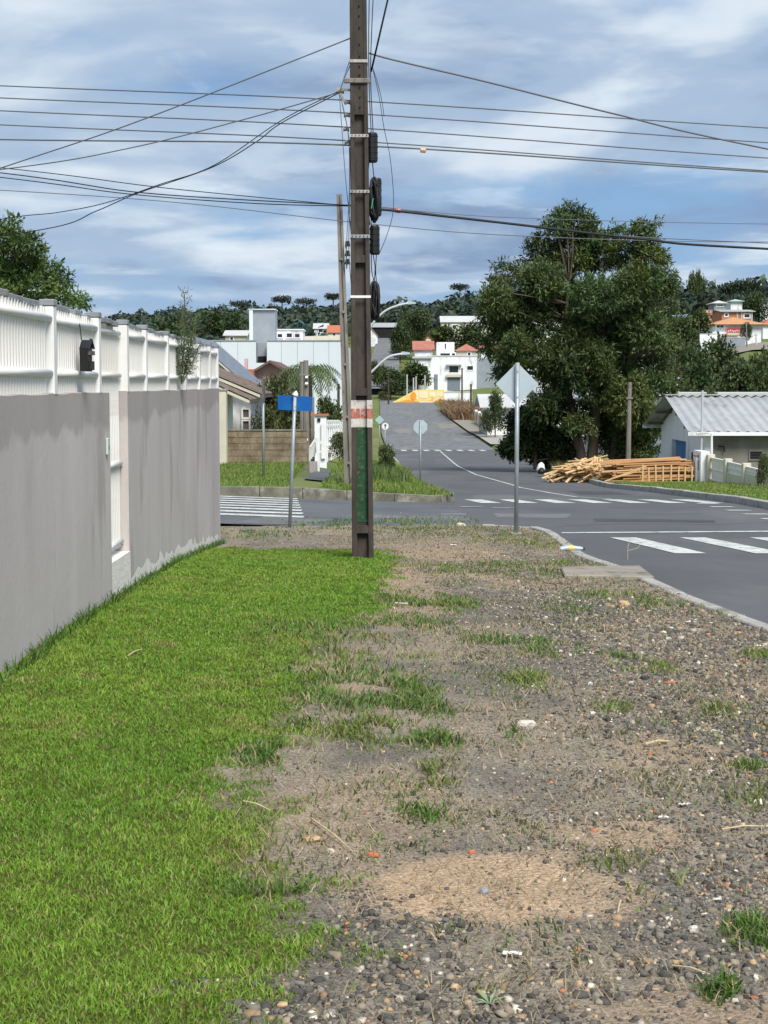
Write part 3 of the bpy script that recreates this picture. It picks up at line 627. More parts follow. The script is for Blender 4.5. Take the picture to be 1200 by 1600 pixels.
for z in (.21, .9, 1.672, 2.04): MB().tube([(WX(13) - .077, 12.27, z), (WX(13) - .077, 13.6, z)], .024, 10).build('rail', M['whitep'], gate, smooth=True)
for k in range(6): MB().box(WX(13) - .13, WX(13) - .085, 12.3 + k * .23, 12.5 + k * .23, 2.11, 2.14 + random.random() * .01).build('cap', M['cap'], gate)
MB().box(WX(13) - .10, WX(13) - .07, 12.62, 12.66, 1.33, 1.36).build('latch', M['blackp'], gate)
# things on the wall
bh = Wp(131, 560, 11.35); bx = WX(11.35) + .03
b = thing('letter_box', (bx, 11.35, 1.6), 'small black house-shaped box hanging on the white fence', 'letter box')
z0 = 1.692
MB().poly([(bx - .02, 11.27, z0), (bx - .02, 11.43, z0), (bx - .02, 11.44, z0 + .17), (bx - .02, 11.35, z0 + .23), (bx - .02, 11.26, z0 + .17)], (.06, 0, 0)).build('body', M['blackp'], b)
MB().poly([(bx + .04, 11.25, z0 + .165), (bx + .04, 11.35, z0 + .24), (bx + .04, 11.45, z0 + .165), (bx + .04, 11.35, z0 + .22)], (.02, 0, 0)).build('roof', M['blackp'], b)
MB().bar((bx + .045, 11.27, z0 + .135), (bx + .045, 11.44, z0 + .135), .03, .03).build('flap', M['shutter'], b)
MB().box(bx + .03, bx + .06, 11.28, 11.42, z0 + .01, z0 + .075).build('front_panel', M['blackp'], b)
MB().tube([(bx - .02, 11.35, z0 + .23), (bx - .03, 11.34, 2.04)], .004, 5).build('hanging_wire', M['cable'], b)
p = thing('intercom', (WX(12.45), 12.45, 1.2), 'narrow pale green intercom plate on the wall end by the gate', 'intercom')
MB().box(WX(12.45) + .004, WX(12.45) + .022, 12.40, 12.47, 1.03, 1.165).build('plate', mat('intercom_plate', (.52, .62, .55), rough=.4), p, bevel=.004)
MB().box(WX(12.45) + .022, WX(12.45) + .027, 12.425, 12.455, 1.08, 1.11).build('button', M['cap'], p)

# ------------------------------------------------------------------ utility pole
PD_ = 18.6; PB = Vector((-.256, PD_, Hf(-.256, PD_) - .02))
pole = thing('utility_pole', PB, 'dark concrete utility pole with white and red band above green paint', 'utility pole')
def pz(py): return EYE - (py - 600) * PD_ / F
def pxc(z): return -.256 - .0075 * (z + .45)
def pw(z): return np.interp(z, [-.5, 6.3, 8.8], [.132, .0985, .086])
def slab(b, z0, z1, f0, f1, y0, y1):
    "tapering slab between fractions f0..f1 of the half width"
    V = []
    for z in (z0, z1):
        c_, w_ = pxc(z), pw(z); k = np.interp(z, [-.5, 8.8], [1, .72])
        for x, y in ((f0, y0), (f1, y0), (f1, y1), (f0, y1)): V.append((c_ + x * w_, PD_ + y * k, z))
    return b.add(V, [(3, 2, 1, 0), (4, 5, 6, 7), (0, 1, 5, 4), (1, 2, 6, 5), (2, 3, 7, 6), (3, 0, 4, 7)])
Z0, Z1, ZR = PB.z - .3, 8.8, pz(190)
b = MB()
slab(b, Z0, Z1, -1, -.53, -.13, .13); slab(b, Z0, Z1, .53, 1, -.13, .13)
b.build('flange', M['pole'], pole, bevel=.008)
b = MB(); slab(b, Z0, ZR, -.53, .53, -.055, .055); slab(b, ZR, Z1, -.53, .53, -.126, .126)
for py in (408, 612, 826): slab(b, pz(py) - .045, pz(py) + .045, -.53, .53, -.122, .122)
b.build('web', M['pole'], pole)
b = MB(); slab(b, pz(822) + .05, pz(667), -.52, .52, -.06, -.05); b.build('green_panel', M['green'], pole)
for nm, ya, yb, mm, e in (('white_band', 625, 667, 'whiteband', .004), ('red_band', 638, 653, 'redband', .0075)):
    b = MB(); za, zb = pz(yb), pz(ya)
    for f0, f1, y0, y1 in ((-1.02 - e, -.53, -.13 - e, -.12), (.53, 1.02 + e, -.13 - e, -.12), (-1.02 - e * 6, -1.0, -.13, .13), (1.0, 1.02 + e * 6, -.13, .13), (-.53, .53, -.06 - e, -.05), (-.535, -.51 + e, -.125, -.05), (.51 - e, .535, -.125, -.05)):
        slab(b, za, zb, f0, f1, y0, y1)
    b.build(nm, M[mm], pole)
b = MB()
for x0, z_, dx, dz_ in ((-.3, .03, .3, 0), (-.15, .0, .0, .06), (.1, .015, .18, .03), (.1, .05, .2, -.02), (.3, .0, .0, .06)):      # worn white strokes on the red band
    zc_ = pz(653) + .025; w_ = pw(1.2); b.bar((pxc(1.2) + x0 * w_, PD_ - .07, zc_ + z_), (pxc(1.2) + (x0 + dx + .001) * w_, PD_ - .07, zc_ + z_ + dz_ + .004), .006, .008)
b.build('number_strokes', M['whiteband'], pole)
for py, thick, mm in ((110, .035, 'strap'), (222, .035, 'strap'), (306, .035, 'strap'), (374, .04, 'steel'), (466, .03, 'whitep')):
    z = pz(py); b = MB(); slab(b, z - thick / 2, z + thick / 2, -1.04, 1.04, -.137, -.131); slab(b, z - thick / 2, z + thick / 2, 1.0, 1.04, -.131, .131); slab(b, z - thick / 2, z + thick / 2, -1.04, -1.0, -.131, .131)
    s_ = b.build('strap', M[mm], pole)
    if py in (222, 306, 374):
        for k in range(5):
            xx = pxc(z) + pw(z) * (-.8 + .4 * k); MB().box(xx - .006, xx + .006, PD_ - .1375, PD_ - .13, z - .006, z + .006).build('slot', M['dark'], s_)
b = MB(); z = pz(140); slab(b, z - .03, z + .03, -1.7, 1.35, -.16, -.132); b.build('clamp', M['pole2'], pole, bevel=.01)
for py in (12, 28, 43, 60, 85, 103, 118, 131, 149, 164, 179): 
    z = pz(py); MB().tube([(pxc(z) + .012, PD_ - .12, z), (pxc(z) + .012, PD_ - .107, z)], .009, 8).build('bolt_hole', M['dark'], pole)
def PX(px, py, dd=0): return Wp(px, py, PD_ + dd)
# closures hanging on the right flank
def closure(nm, label, x0, x1, y0, y1, mm='blackp'):
    a = PX((x0 + x1) / 2, y1); r = (x1 - x0) / 2 * PD_ / F; h = (y1 - y0) * PD_ / F
    o = thing(nm, a, label, 'cable closure')
    b = MB().tube([a, a + Vector((0, 0, .02)), a + Vector((0, 0, h - .02)), a + Vector((0, 0, h))], [r * .8, r, r, r * .8], 10); b.build('body', M[mm], o, smooth=False)
    for k in range(5):
        z = a.z + h * (k + .7) / 5.5; MB().tube([(a.x, a.y, z), (a.x, a.y, z + .012)], r * 1.07, 10).build('rib', M[mm], o)
    MB().box(a.x - r - .06, a.x - r * .6, PD_ - .02, PD_ + .02, a.z + h * .4, a.z + h * .5).build('bracket', M['steel'], o)
    return o
closure('cable_closure', 'square-topped black splice box uppermost on the utility pole', 574, 590, 209, 254)
closure('cable_closure', 'ribbed black splice box between the two cable bundles on the pole', 578, 593, 353, 398)
closure('cable_closure', 'black splice box wrapped in the upper coil of cable on the pole', 582, 596, 280, 338)
def coil(label, px, py, rx, rz_, n, seed, tail):
    rnd = random.Random(seed); a = PX(px, py); o = thing('cable_coil', a, label, 'cable coil')
    for k in range(n):
        r1 = rx * rnd.uniform(.1, 1.05); r2 = rz_ * rnd.uniform(.7, 1.08); oy = rnd.uniform(-.06, .06); tl = rnd.uniform(-.25, .25); ph = rnd.uniform(0, 6)
        pts = []
        for i in range(19):
            t_ = 2 * math.pi * i / 18; x_ = r1 * math.cos(t_) * (1 + .2 * math.sin(2 * t_ + ph)); z_ = r2 * math.sin(t_)
            pts.append((a.x + x_ + z_ * tl * .25, a.y + oy + .03 * math.sin(t_ * 2 + ph), a.z + z_))
        MB().tube(pts, rnd.uniform(.009, .016), 5, cap=False).build('loop', M['cable'], o, smooth=True)
    return o
coil('thick black coil of spare cable with a green strip on the pole', 585, 312, .075, .25, 22, 1, 0)
coil('narrow hanging bundle of black cable loops lowest on the pole', 586, 470, .058, .215, 20, 2, 0)
g_ = PX(583, 318, -.09); tag(MB().bar(g_ + Vector((-.02, 0, -.06)), g_ + Vector((.0, 0, .06)), .03, .012).build('green_tag', mat('green_tag', (.05, .28, .17), rough=.6), None, loc=g_), 'small green plastic strip on the upper cable coil', 'tag')
def droop(name, label, pts, r, mm='cable', n=5, grp=None):
    P = [Vector(p) for p in pts]
    o = MB().tube(P, r, n, cap=True).build(name, M[mm], None, loc=P[0], smooth=True); return tag(o, label, 'cable', grp)
for i, pts in enumerate(([(578, -60), (576, 60), (577, 140), (580, 209)], [(585, -40), (581, 40), (579, 120), (583, 209)], [(573, 250), (575, 280), (579, 330), (580, 353)], [(582, 254), (584, 275), (588, 300)],
                         [(577, 250), (573, 300), (578, 352)], [(583, 398), (586, 420), (584, 445)], [(588, 398), (587, 425), (589, 450)], [(580, 398), (581, 425), (586, 445)])):
    droop('drop_cable', 'thin black cable running down the right side of the pole', spline([PX(a, b_, random.uniform(-.06, .1)) for a, b_ in pts]), .006, grp='cables down the pole flank')
droop('drop_cable', 'slack thin wire bowing out right of the pole down to the lower splice box', spline([PX(a, b_) for a, b_ in ((583, 110), (592, 150), (600, 200), (610, 250), (615, 320), (607, 360), (592, 398))]), .004)
droop('drop_cable', 'thin wire looping beside the upper right of the pole', spline([PX(a, b_) for a, b_ in ((582, 105), (590, 130), (597, 160), (600, 182))]), .004)
droop('drop_cable', 'stout dark cable rising steeply from the pole clamp to the upper right', [PX(580, 112), PX(607, -5), PX(622, -90)], .012)
for pts in ([(530, 145), (534, 200), (540, 280), (548, 360), (552, 440)], [(532, 150), (541, 190), (547, 228)], [(548, 100), (536, 128), (530, 146)], [(548, 90), (538, 120), (531, 142)], [(547, 230), (546, 300), (542, 370), (541, 420)], [(534, 160), (545, 220), (546, 320), (545, 390), (549, 450)]):
    droop('drop_cable', 'thin wire hanging down the left side of the pole', spline([PX(a, b_, random.uniform(-.12, .0)) for a, b_ in pts]), .005, 'cable_g', grp='wires down the left of the pole')
ra = thing('insulator_rack', PX(540, 215), 'slanting rack of porcelain insulators left of the pole top', 'insulator')
MB().bar(PX(527, 139), PX(541, 163), .03, .03).build('bracket', M['strap'], ra)
MB().bar(PX(527, 139), PX(560, 142), .025, .025).build('arm', M['strap'], ra)
for px, py in ((533, 143), (543, 160), (542, 180), (541, 202), (543, 222)):
    a = PX(px, py); MB().tube([a + Vector((-.035, 0, 0)), a + Vector((-.01, 0, 0)), a + Vector((.01, 0, 0)), a + Vector((.035, 0, 0))], [.03, .02, .02, .03], 9).build('insulator', M['porcelain'], ra, smooth=True)
# long overhead cables: (label, radius, material, [(px, py, d), ...])
LC = [('topmost of the parallel wires crossing the sky behind the pole', .011, 'cable_g', [(-900, 95, 20), (0, 134, 20), (545, 157, 18.9), (1200, 200, 20.5), (2200, 262, 22)]),
      ('second of the parallel wires crossing the sky behind the pole', .011, 'cable_g', [(-900, 112, 20), (0, 153, 20), (545, 177, 18.9), (1200, 223, 20.5), (2200, 288, 22)]),
      ('third of the parallel wires crossing the sky behind the pole', .011, 'cable_g', [(-900, 130, 20), (0, 173, 20), (545, 199, 18.9), (1200, 247, 20.5), (2200, 312, 22)]),
      ('fourth of the parallel wires crossing the sky behind the pole', .011, 'cable_g', [(-900, 152, 20), (0, 195, 20), (545, 220, 18.9), (1200, 267, 20.5), (2200, 330, 22)]),
      ('nearly level cable just below the parallel wires', .014, 'cable_g', [(-900, 200, 20), (0, 218, 20), (545, 227, 18.7), (1200, 269, 20), (2200, 325, 22)]),
      ('straight wire slanting up from the left to the pole near the top of the sky', .011, 'cable_g', [(-500, 430, 20), (0, 263, 19.3), (220, 188, 19), (547, 60, 18.65)]),
      ('gently curved wire rising from the left to the insulator bracket', .010, 'cable_g', [(-500, 318, 20), (0, 265, 19.4), (200, 232, 19.1), (380, 187, 18.9), (528, 145, 18.6)]),
      ('slack twisted wire dipping far left of the pole below the other wires', .009, 'cable', [(-200, 395, 21), (70, 358, 20), (150, 330, 19.7), (215, 302, 19.4), (330, 262, 19.1), (400, 222, 18.9), (440, 192, 18.8), (530, 145, 18.6)]),
      ('slack wire snaking from the left edge up to the insulator bracket', .008, 'cable', [(-200, 385, 21), (0, 343, 20.2), (90, 332, 19.9), (165, 317, 19.6), (250, 288, 19.3), (335, 258, 19.1), (440, 188, 18.8), (528, 143, 18.6)]),
      ('upper strand of the low cable bundle left of the pole', .008, 'cable', [(-600, 205, 20), (0, 262, 19.6), (260, 294, 19.2), (550, 322, 18.7)]),
      ('middle strand of the low cable bundle left of the pole', .010, 'cable', [(-600, 205, 20), (0, 270, 19.6), (230, 302, 19.2), (550, 321, 18.7)]),
      ('lower strand of the low cable bundle left of the pole', .009, 'cable', [(-600, 210, 20), (0, 277, 19.6), (200, 303, 19.2), (400, 318, 19), (550, 322, 18.7)]),
      ('thick black cable falling right from the pole across the tree top', .022, 'cable', [(575, 326, 18.6), (622, 330, 18.6), (800, 350, 18.9), (1000, 373, 19.3), (1200, 389, 19.8), (2100, 430, 22)]),
      ('thin messenger wire just above the thick black cable', .008, 'cable_g', [(575, 322, 18.6), (625, 327, 18.7), (900, 362, 19.2), (1200, 380, 19.9), (2100, 415, 22)]),
      ('heavy grey cable sagging from the pole down to the right edge of the sky', .015, 'cable_g', [(576, 83, 18.6), (620, 95, 18.7), (760, 128, 19), (960, 178, 19.5), (1200, 233, 20), (2000, 390, 22)]),
      ('faint low wire passing behind the pole and the tree', .009, 'cable_g', [(-400, 275, 24), (200, 310, 24), (550, 347, 24), (800, 368, 24.5), (1200, 378, 25), (1800, 365, 26)]),
      ('thin level wire across the tree top', .008, 'cable_g', [(625, 327, 26), (800, 340, 27), (1200, 350, 28), (1700, 350, 29)])]
for lb, r, mm, pts in LC: droop('overhead_cable', lb, spline([Wp(*p) for p in pts], 10), r * .72, mm)
for px, py, lb, mm in ((622, 329, 'dark red splice on the thick black cable right of the pole', 'redband'), (661, 235, 'small yellow marker on the overhead cable right of the pole', 'wood')):
    a = Wp(px, py, 18.68); tag(MB().tube([a + Vector((-.035, 0, .003)), a + Vector((-.03, 0, .003)), a + Vector((.03, 0, -.003)), a + Vector((.035, 0, -.003))], [.012, .028, .028, .012], 8).build('cable_marker', M[mm], None, loc=a), lb, 'cable marker')
# second pole, leaning, across the side street
a, b_ = P_on(546, 38.8), Wp(530, 304, 38.8); p2 = thing('leaning_pole', a, 'slim grey leaning concrete pole behind the utility pole', 'pole')
def taper(bm, a, b, w0, w1, d0, d1, ox=0):
    V = [(p.x + ox * w + sx_ * w / 2, p.y + sy_ * dd / 2, p.z) for p, w, dd in ((a, w0, d0), (b, w1, d1)) for sx_, sy_ in ((-1, -1), (1, -1), (1, 1), (-1, 1))]
    bm.add(V, [(3, 2, 1, 0), (4, 5, 6, 7), (0, 1, 5, 4), (1, 2, 6, 5), (2, 3, 7, 6), (3, 0, 4, 7)]); return bm
taper(MB(), a - Vector((0, 0, .2)), b_, .09, .05, .26, .16, -.85).build('flange', M['pole2'], p2)
taper(MB(), a - Vector((0, 0, .2)), b_, .09, .05, .26, .16, .85).build('flange', M['pole2'], p2)
taper(MB(), a - Vector((0, 0, .2)), b_, .10, .06, .12, .08).build('web', M['pole2'], p2)
for f in (.08, .24, .42, .6, .78): q = a.lerp(b_, f); MB().box(q.x - .05, q.x + .05, q.y - .12, q.y + .12, q.z - .03, q.z + .03).build('bridge', M['pole2'], p2)
for py in (385, 400, 413): q = Wp(543, py, 38.6); MB().tube([q, q + Vector((0, 0, .13))], [.07, .05], 8).build('insulator', M['dark'], p2)
MB().bar(Wp(540, 380, 38.6), Wp(542, 420, 38.6), .04, .04).build('rack', M['strap'], p2)

# ------------------------------------------------------------------ signs
def sign_post(o, a, b, r): return MB().tube([a, b], r, 10).build('post', M['steel'], o, smooth=True)
a = Vector((2.07, 24.0, Hf(2.07, 24.0) - .1)); s_ = thing('warning_sign', a, 'grey back of a diamond road sign on a steel post', 'road sign')
c_ = Wp(808, 600, 24.05); sign_post(s_, a, Vector((c_.x, 24.0, 1.93)), .034)
h = .335; MB().poly([(c_.x - h, 24.06, c_.z), (c_.x, 24.06, c_.z - h), (c_.x + h, 24.06, c_.z), (c_.x, 24.06, c_.z + h)], (0, .006, 0)).build('plate', M['signback'], s_)
for dz in (-.2, .2): MB().tube([(c_.x, 23.955, c_.z + dz), (c_.x, 24.07, c_.z + dz)], .009, 6).build('bolt', M['strap'], s_)
MB().rbox((2.07, 24.0, Hf(2.07, 24) - .03), .16, .16, .06).build('footing', M['kerb'], s_)
a = P_on(451, 25.9, -.1); s_ = thing('street_name_sign', a, 'blue street name plate on a tilted grey post', 'street sign')
t_ = Wp(461, 618, 25.9); sign_post(s_, a, t_, .03)
p0 = Wp(434, 640, 25.84); p1 = Wp(488, 620, 25.84)
MB().poly([Wp(434, 617, 25.95), Wp(488, 620, 25.95), Wp(488, 643, 25.95), Wp(434, 640, 25.95)], (0, .012, 0)).build('name_plate', M['blue'], s_)
MB().box(t_.x - .02, t_.x + .02, 25.82, 25.83, t_.z - .2, t_.z - .18).build('clip', M['strap'], s_)
MB().tube([t_, t_ + Vector((.012, 0, .03)), t_ + Vector((.02, 0, .08))], [.05, .045, .005], 6).build('finial', M['whitep'], s_)
a = P_on(411, 40); s_ = thing('edge_on_sign', a, 'thin post with a narrow dark sign seen edge-on beside the brick wall', 'road sign')
t_ = Wp(411, 592, 40); sign_post(s_, a - Vector((0, 0, .1)), Vector((a.x, 40, t_.z - .05)), .035)
MB().box(a.x + .0, a.x + .035, 39.75, 40.25, t_.z - .58, t_.z).build('plate', M['shutter'], s_)
a = P_on(657, 55.5); s_ = thing('stop_sign', a, 'pale back of an octagonal sign on the grass island', 'road sign'); c_ = Wp(657, 667, 55.5)
sign_post(s_, a - Vector((0, 0, .1)), Vector((c_.x, 55.5, c_.z + .23)), .03)
MB().poly([(c_.x + .265 * math.cos(math.pi / 8 + k * math.pi / 4), 55.54, c_.z + .265 * math.sin(math.pi / 8 + k * math.pi / 4)) for k in range(8)], (0, .008, 0)).build('plate', M['signback'], s_)
a = Vector((.05, 112, Hf(.05, 112))); s_ = thing('arrow_sign', a, 'small round white sign with a black arrow beside the far road', 'road sign'); c_ = Wp(602, 666, 112)
sign_post(s_, a, Vector((c_.x, 112, c_.z)), .03)
MB().poly([(c_.x + .25 * math.cos(k * math.pi / 8), 111.95, c_.z + .25 * math.sin(k * math.pi / 8)) for k in range(16)], (0, .02, 0)).build('plate', M['whitep'], s_)
MB().bar((c_.x, 111.93, c_.z - .15), (c_.x, 111.93, c_.z + .1), .05, .03).build('arrow_shaft', M['dark'], s_)
MB().poly([(c_.x - .1, 111.93, c_.z + .05), (c_.x + .1, 111.93, c_.z + .05), (c_.x, 111.93, c_.z + .19)], (0, .01, 0)).build('arrow_head', M['dark'], s_)
a = P_on(593, 120); c_ = Wp(593, 656, 120); s_ = thing('small_road_sign', a, 'pale teal diamond sign left of the round arrow sign', 'road sign'); sign_post(s_, a, c_, .03)
MB().poly([(c_.x - .35, 119.9, c_.z), (c_.x, 119.9, c_.z - .35), (c_.x + .35, 119.9, c_.z), (c_.x, 119.9, c_.z + .35)], (0, .02, 0)).build('plate', M['teal'], s_)
#@@PART3
# ------------------------------------------------------------------ trees
def leaf_cloud(clumps, n, L, Wd, per, col, rng, droop_=.25, spread=.9, inner=.35):
    cl = np.array(clumps, float); vol = (cl[:, 3] * cl[:, 4] * cl[:, 5]) ** .72; pr = vol / vol.sum()
    ci = rng.choice(len(cl), n, p=pr); d = rng.normal(size=(n, 3)); d /= np.linalg.norm(d, axis=1)[:, None]
    r = (inner + (1 - inner) * rng.random(n) ** .6) * rng.uniform(.85, 1.12, n)
    C = cl[ci, :3] + d * cl[ci, 3:6] * r[:, None]
    tone = rng.uniform(.7, 1.35, len(cl))[ci] * rng.uniform(.75, 1.3, n); hue = rng.uniform(-.12, .2, len(cl))[ci] + rng.uniform(-.08, .08, n)
    cs = np.array(col)[None] * tone[:, None] * np.stack([1 + hue, np.ones(n), 1 - hue], 1)
    ax = d * .7 + rng.normal(0, .5, (n, 3)); ax[:, 2] += .15; ax /= np.linalg.norm(ax, axis=1)[:, None]
    C = np.repeat(C, per, 0); ax = np.repeat(ax, per, 0); cs = np.repeat(cs, per, 0) * rng.uniform(.85, 1.15, (n * per, 1))
    C = C + ax * (np.tile(np.arange(per), n) / per * L * 1.6)[:, None]
    a = ax + rng.normal(0, spread, (n * per, 3)); a[:, 2] -= droop_; a /= np.linalg.norm(a, axis=1)[:, None]
    b = np.cross(a, rng.normal(size=(n * per, 3)) * .6 + np.array([0, 0, 1])); b /= np.linalg.norm(b, axis=1)[:, None] + 1e-9
    l = L * rng.uniform(.65, 1.3, (n * per, 1)); w_ = Wd * rng.uniform(.7, 1.3, (n * per, 1))
    P = np.stack([C, C + a * l * .5 + b * w_ * .5, C + a * l, C + a * l * .5 - b * w_ * .5], 1).reshape(-1, 3)
    return P, np.arange(len(P)).reshape(-1, 4), np.repeat(cs, 4, 0)
def limb(b, p, q, r0, r1, rnd, n=6):
    p, q = Vector(p), Vector(q); mid = p.lerp(q, .5) + Vector((rnd.uniform(-.1, .1), rnd.uniform(-.1, .1), rnd.uniform(-.02, .12))) * (q - p).length
    pts = [p.lerp(mid, t) .lerp(mid.lerp(q, t), t) for t in (0, .25, .5, .75, 1)]; b.tube(pts, [r0 + (r1 - r0) * k / 4 for k in range(5)], n)
def tree(name, label, base, trunks, clumps, n, L, Wd, per, col, seed, cat='tree', group=None, limb_r=.07, droop_=.25, trunkmat='bark'):
    o = thing(name, base, label, cat, group); rng = np.random.default_rng(seed); rnd = random.Random(seed); b = MB(); nodes = []
    for pts, r0, r1 in trunks:
        sp = spline(pts, 5); b.tube(sp, [r0 + (r1 - r0) * k / (len(sp) - 1) for k in range(len(sp))], 9); nodes += [(p, r0 + (r1 - r0) * k / (len(sp) - 1)) for k, p in enumerate(sp)]
    for c in clumps:
        q = Vector(c[:3]); cand = [(p, r) for p, r in nodes[1:] if p.z < q.z - .1 * c[5]] or nodes
        p, r = min(cand, key=lambda t: (t[0] - q).length * (1 + .25 * rnd.random()))
        limb(b, p, q, min(limb_r, r * .7), limb_r * .25, rnd, 5)
        for k in range(3): limb(b, q, q + Vector((rnd.uniform(-1, 1) * c[3], rnd.uniform(-1, 1) * c[4], rnd.uniform(-.2, .9) * c[5])), limb_r * .3, limb_r * .1, rnd, 4)
    b.build('trunk', M[trunkmat], o, smooth=True)
    P, f, cs = leaf_cloud(clumps, n, L, Wd, per, col, rng, droop_); np_obj('crown', P, f, M['leaf'], cols=cs, parent=o); return o
# big tree behind the timber
DT = 76; s = DT / F; rnd = random.Random(5)
TB = Vector((Wp(915, 600, DT).x, DT, Hf(9.8, DT)))
cp = [(868, 352, 24), (905, 350, 28), (845, 388, 26), (890, 398, 38), (932, 395, 36), (848, 440, 36), (798, 432, 20), (772, 470, 26), (790, 500, 36), (832, 500, 40), (880, 470, 42), (930, 465, 42), (1000, 368, 22), (972, 398, 24), (1015, 408, 28),
      (1032, 442, 24), (990, 448, 38), (1040, 482, 14), (1002, 508, 42), (950, 530, 44), (900, 540, 40), (850, 560, 36), (808, 545, 28), (965, 590, 38), (1012, 572, 38), (865, 600, 20), (795, 585, 24), (985, 632, 40), (1015, 665, 26), (945, 645, 26), (965, 690, 34), (1003, 700, 26), (848, 635, 24), (776, 445, 12), (960, 360, 12), (770, 540, 20), (1042, 535, 14), (1030, 600, 20), (915, 505, 36), (1035, 650, 20), (885, 645, 18), (918, 640, 22), (905, 590, 30), (940, 668, 22), (870, 622, 28), (902, 662, 20), (935, 605, 30), (925, 560, 34), (870, 575, 28)]
cl = []
for px, py, r in cp:
    q = Wp(px, py, DT + rnd.uniform(-2.0, 2.4)); r *= s; cl.append((q.x, q.y, q.z, r * .9, r * 1.0, r * .72))
    for _ in range(3): cl.append((q.x + rnd.uniform(-1, 1) * r, q.y + rnd.uniform(-1, 1) * r, q.z + rnd.uniform(-.9, .9) * r, r * .42, r * .42, r * .3))
tw = lambda pts: [Wp(a, b, DT + dd) for a, b, dd in pts]
tree('big_tree', 'tall spreading dark green tree behind the timber piles', TB,
     [([TB + Vector((-.3, 0, -.2))] + tw([(907, 715, 0), (897, 660, .2), (886, 600, .5), (882, 540, .3), (888, 440, .5)]), .36, .05),
      ([TB + Vector((.3, 0, -.2))] + tw([(925, 715, 0), (931, 650, -.2), (936, 580, -.4), (944, 500, -.2), (942, 420, 0)]), .34, .04),
      ([TB + Vector((1.2, .3, -.2))] + tw([(958, 710, .4), (966, 650, .6), (982, 560, .8), (993, 470, .4), (1000, 385, .3)]), .26, .04)],
     cl, 19000, .25, .072, 7, (.074, .11, .035), 11, limb_r=.09)
bcl = []
for px, py, r in ((836, 675, 28), (852, 702, 28), (815, 692, 24), (872, 690, 26), (797, 702, 16), (840, 645, 22), (880, 715, 18), (815, 660, 22)):
    q = Wp(px, py, 77 + rnd.uniform(-1, 1)); r *= s; bcl.append((q.x, q.y, q.z, r, r, r * .9))
bb = P_on(838, 77)
tree('round_bush', 'dense dark evergreen bush left of the tall tree trunk', bb, [([bb, bb + Vector((0, 0, 1.2)), bb + Vector((.2, 0, 2.2))], .12, .05)], bcl, 4200, .20, .09, 6, (.035, .055, .016), 12, 'bush')
# tree behind the wall, upper left
cl = []
for px, py, r in ((5, 375, 34), (40, 385, 30), (35, 420, 36), (70, 420, 26), (85, 440, 22), (10, 430, 40), (55, 450, 28), (110, 465, 16), (125, 472, 14), (-40, 400, 50), (-60, 450, 50), (90, 462, 16), (-20, 355, 28), (0, 470, 40), (60, 480, 30), (15, 350, 14), (95, 437, 14)):
    q = Wp(px, py, 31 + rnd.uniform(-.7, .7)); r *= 31 / F; cl.append((q.x, q.y, q.z, r * .9, r * 1.0, r * .45))
b0 = Vector((-8.6, 31, -.8))
tree('yard_tree', 'feathery green tree showing over the fence at the upper left', b0, [([b0, b0 + Vector((.2, 0, 2)), b0 + Vector((.6, 0, 4))], .16, .06)], cl, 3200, .12, .036, 6, (.085, .14, .035), 13, limb_r=.035)
# wiry plant on the wall
wy = 17.6; b0 = Vector((WX(wy) + .02, wy, WT + .06)); o = thing('wall_weed', b0, 'wispy feathery plant sprouting from the wall top above the fence', 'plant'); b = MB(); TP = []
for k, (dx, hh) in enumerate(((.03, 1.02), (-.05, .72), (.16, .78), (.12, .62), (-.1, .45), (.2, .4), (.02, .85), (.1, .5))):
    q = b0 + Vector((dx * .9 + .02, random.uniform(-.12, .12), hh)); pts = [b0, b0.lerp(q, .5) + Vector((.02, 0, 0)), q]; b.tube(spline(pts, 4), .004, 4); TP.append((pts, hh))
b.build('stems', mat('green_stem', (.10, .13, .05), rough=.8), o)
rng = np.random.default_rng(3); C_ = []
for pts, hh in TP:
    sp = spline(pts, 10); C_ += [tuple(p) + (.022, .022, .03) for p in sp[5:]]
P, f, cs = leaf_cloud(C_, 900, .055, .007, 3, (.10, .135, .06), rng, -.3, .5); np_obj('leaves', P, f, M['leaf'], cols=cs, parent=o)

def proto_tree(name, seed, h, r, col, n=900, L=.55, Wd=.3, ncl=14, flat=.75):
    rnd = random.Random(seed); cl = []
    for k in range(ncl):
        a = rnd.uniform(0, 6.28); rr = r * math.sqrt(rnd.random()) * .72; t = rnd.random(); z = h * (.32 + .55 * t); rr *= 1 - .45 * abs(t - .4)
        q = r * rnd.uniform(.28, .46); cl.append((rr * math.cos(a), rr * math.sin(a), z, q, q, q * flat))
    return tree(name, 'x', (0, 0, 0), [([(0, 0, -.4), (.1, 0, h * .3), (0, .1, h * .7)], h * .03, h * .01)], cl, n, L, Wd, 4, col, seed, limb_r=h * .012)
protos = [proto_tree('broadleaf_tree', 21, 8, 4, (.05, .075, .025)), proto_tree('broadleaf_tree', 22, 8, 4.2, (.042, .07, .022), ncl=18), proto_tree('broadleaf_tree', 23, 8, 3.4, (.06, .085, .025), ncl=12), proto_tree('broadleaf_tree', 24, 6, 3.8, (.07, .09, .03), n=700)]
used = set()
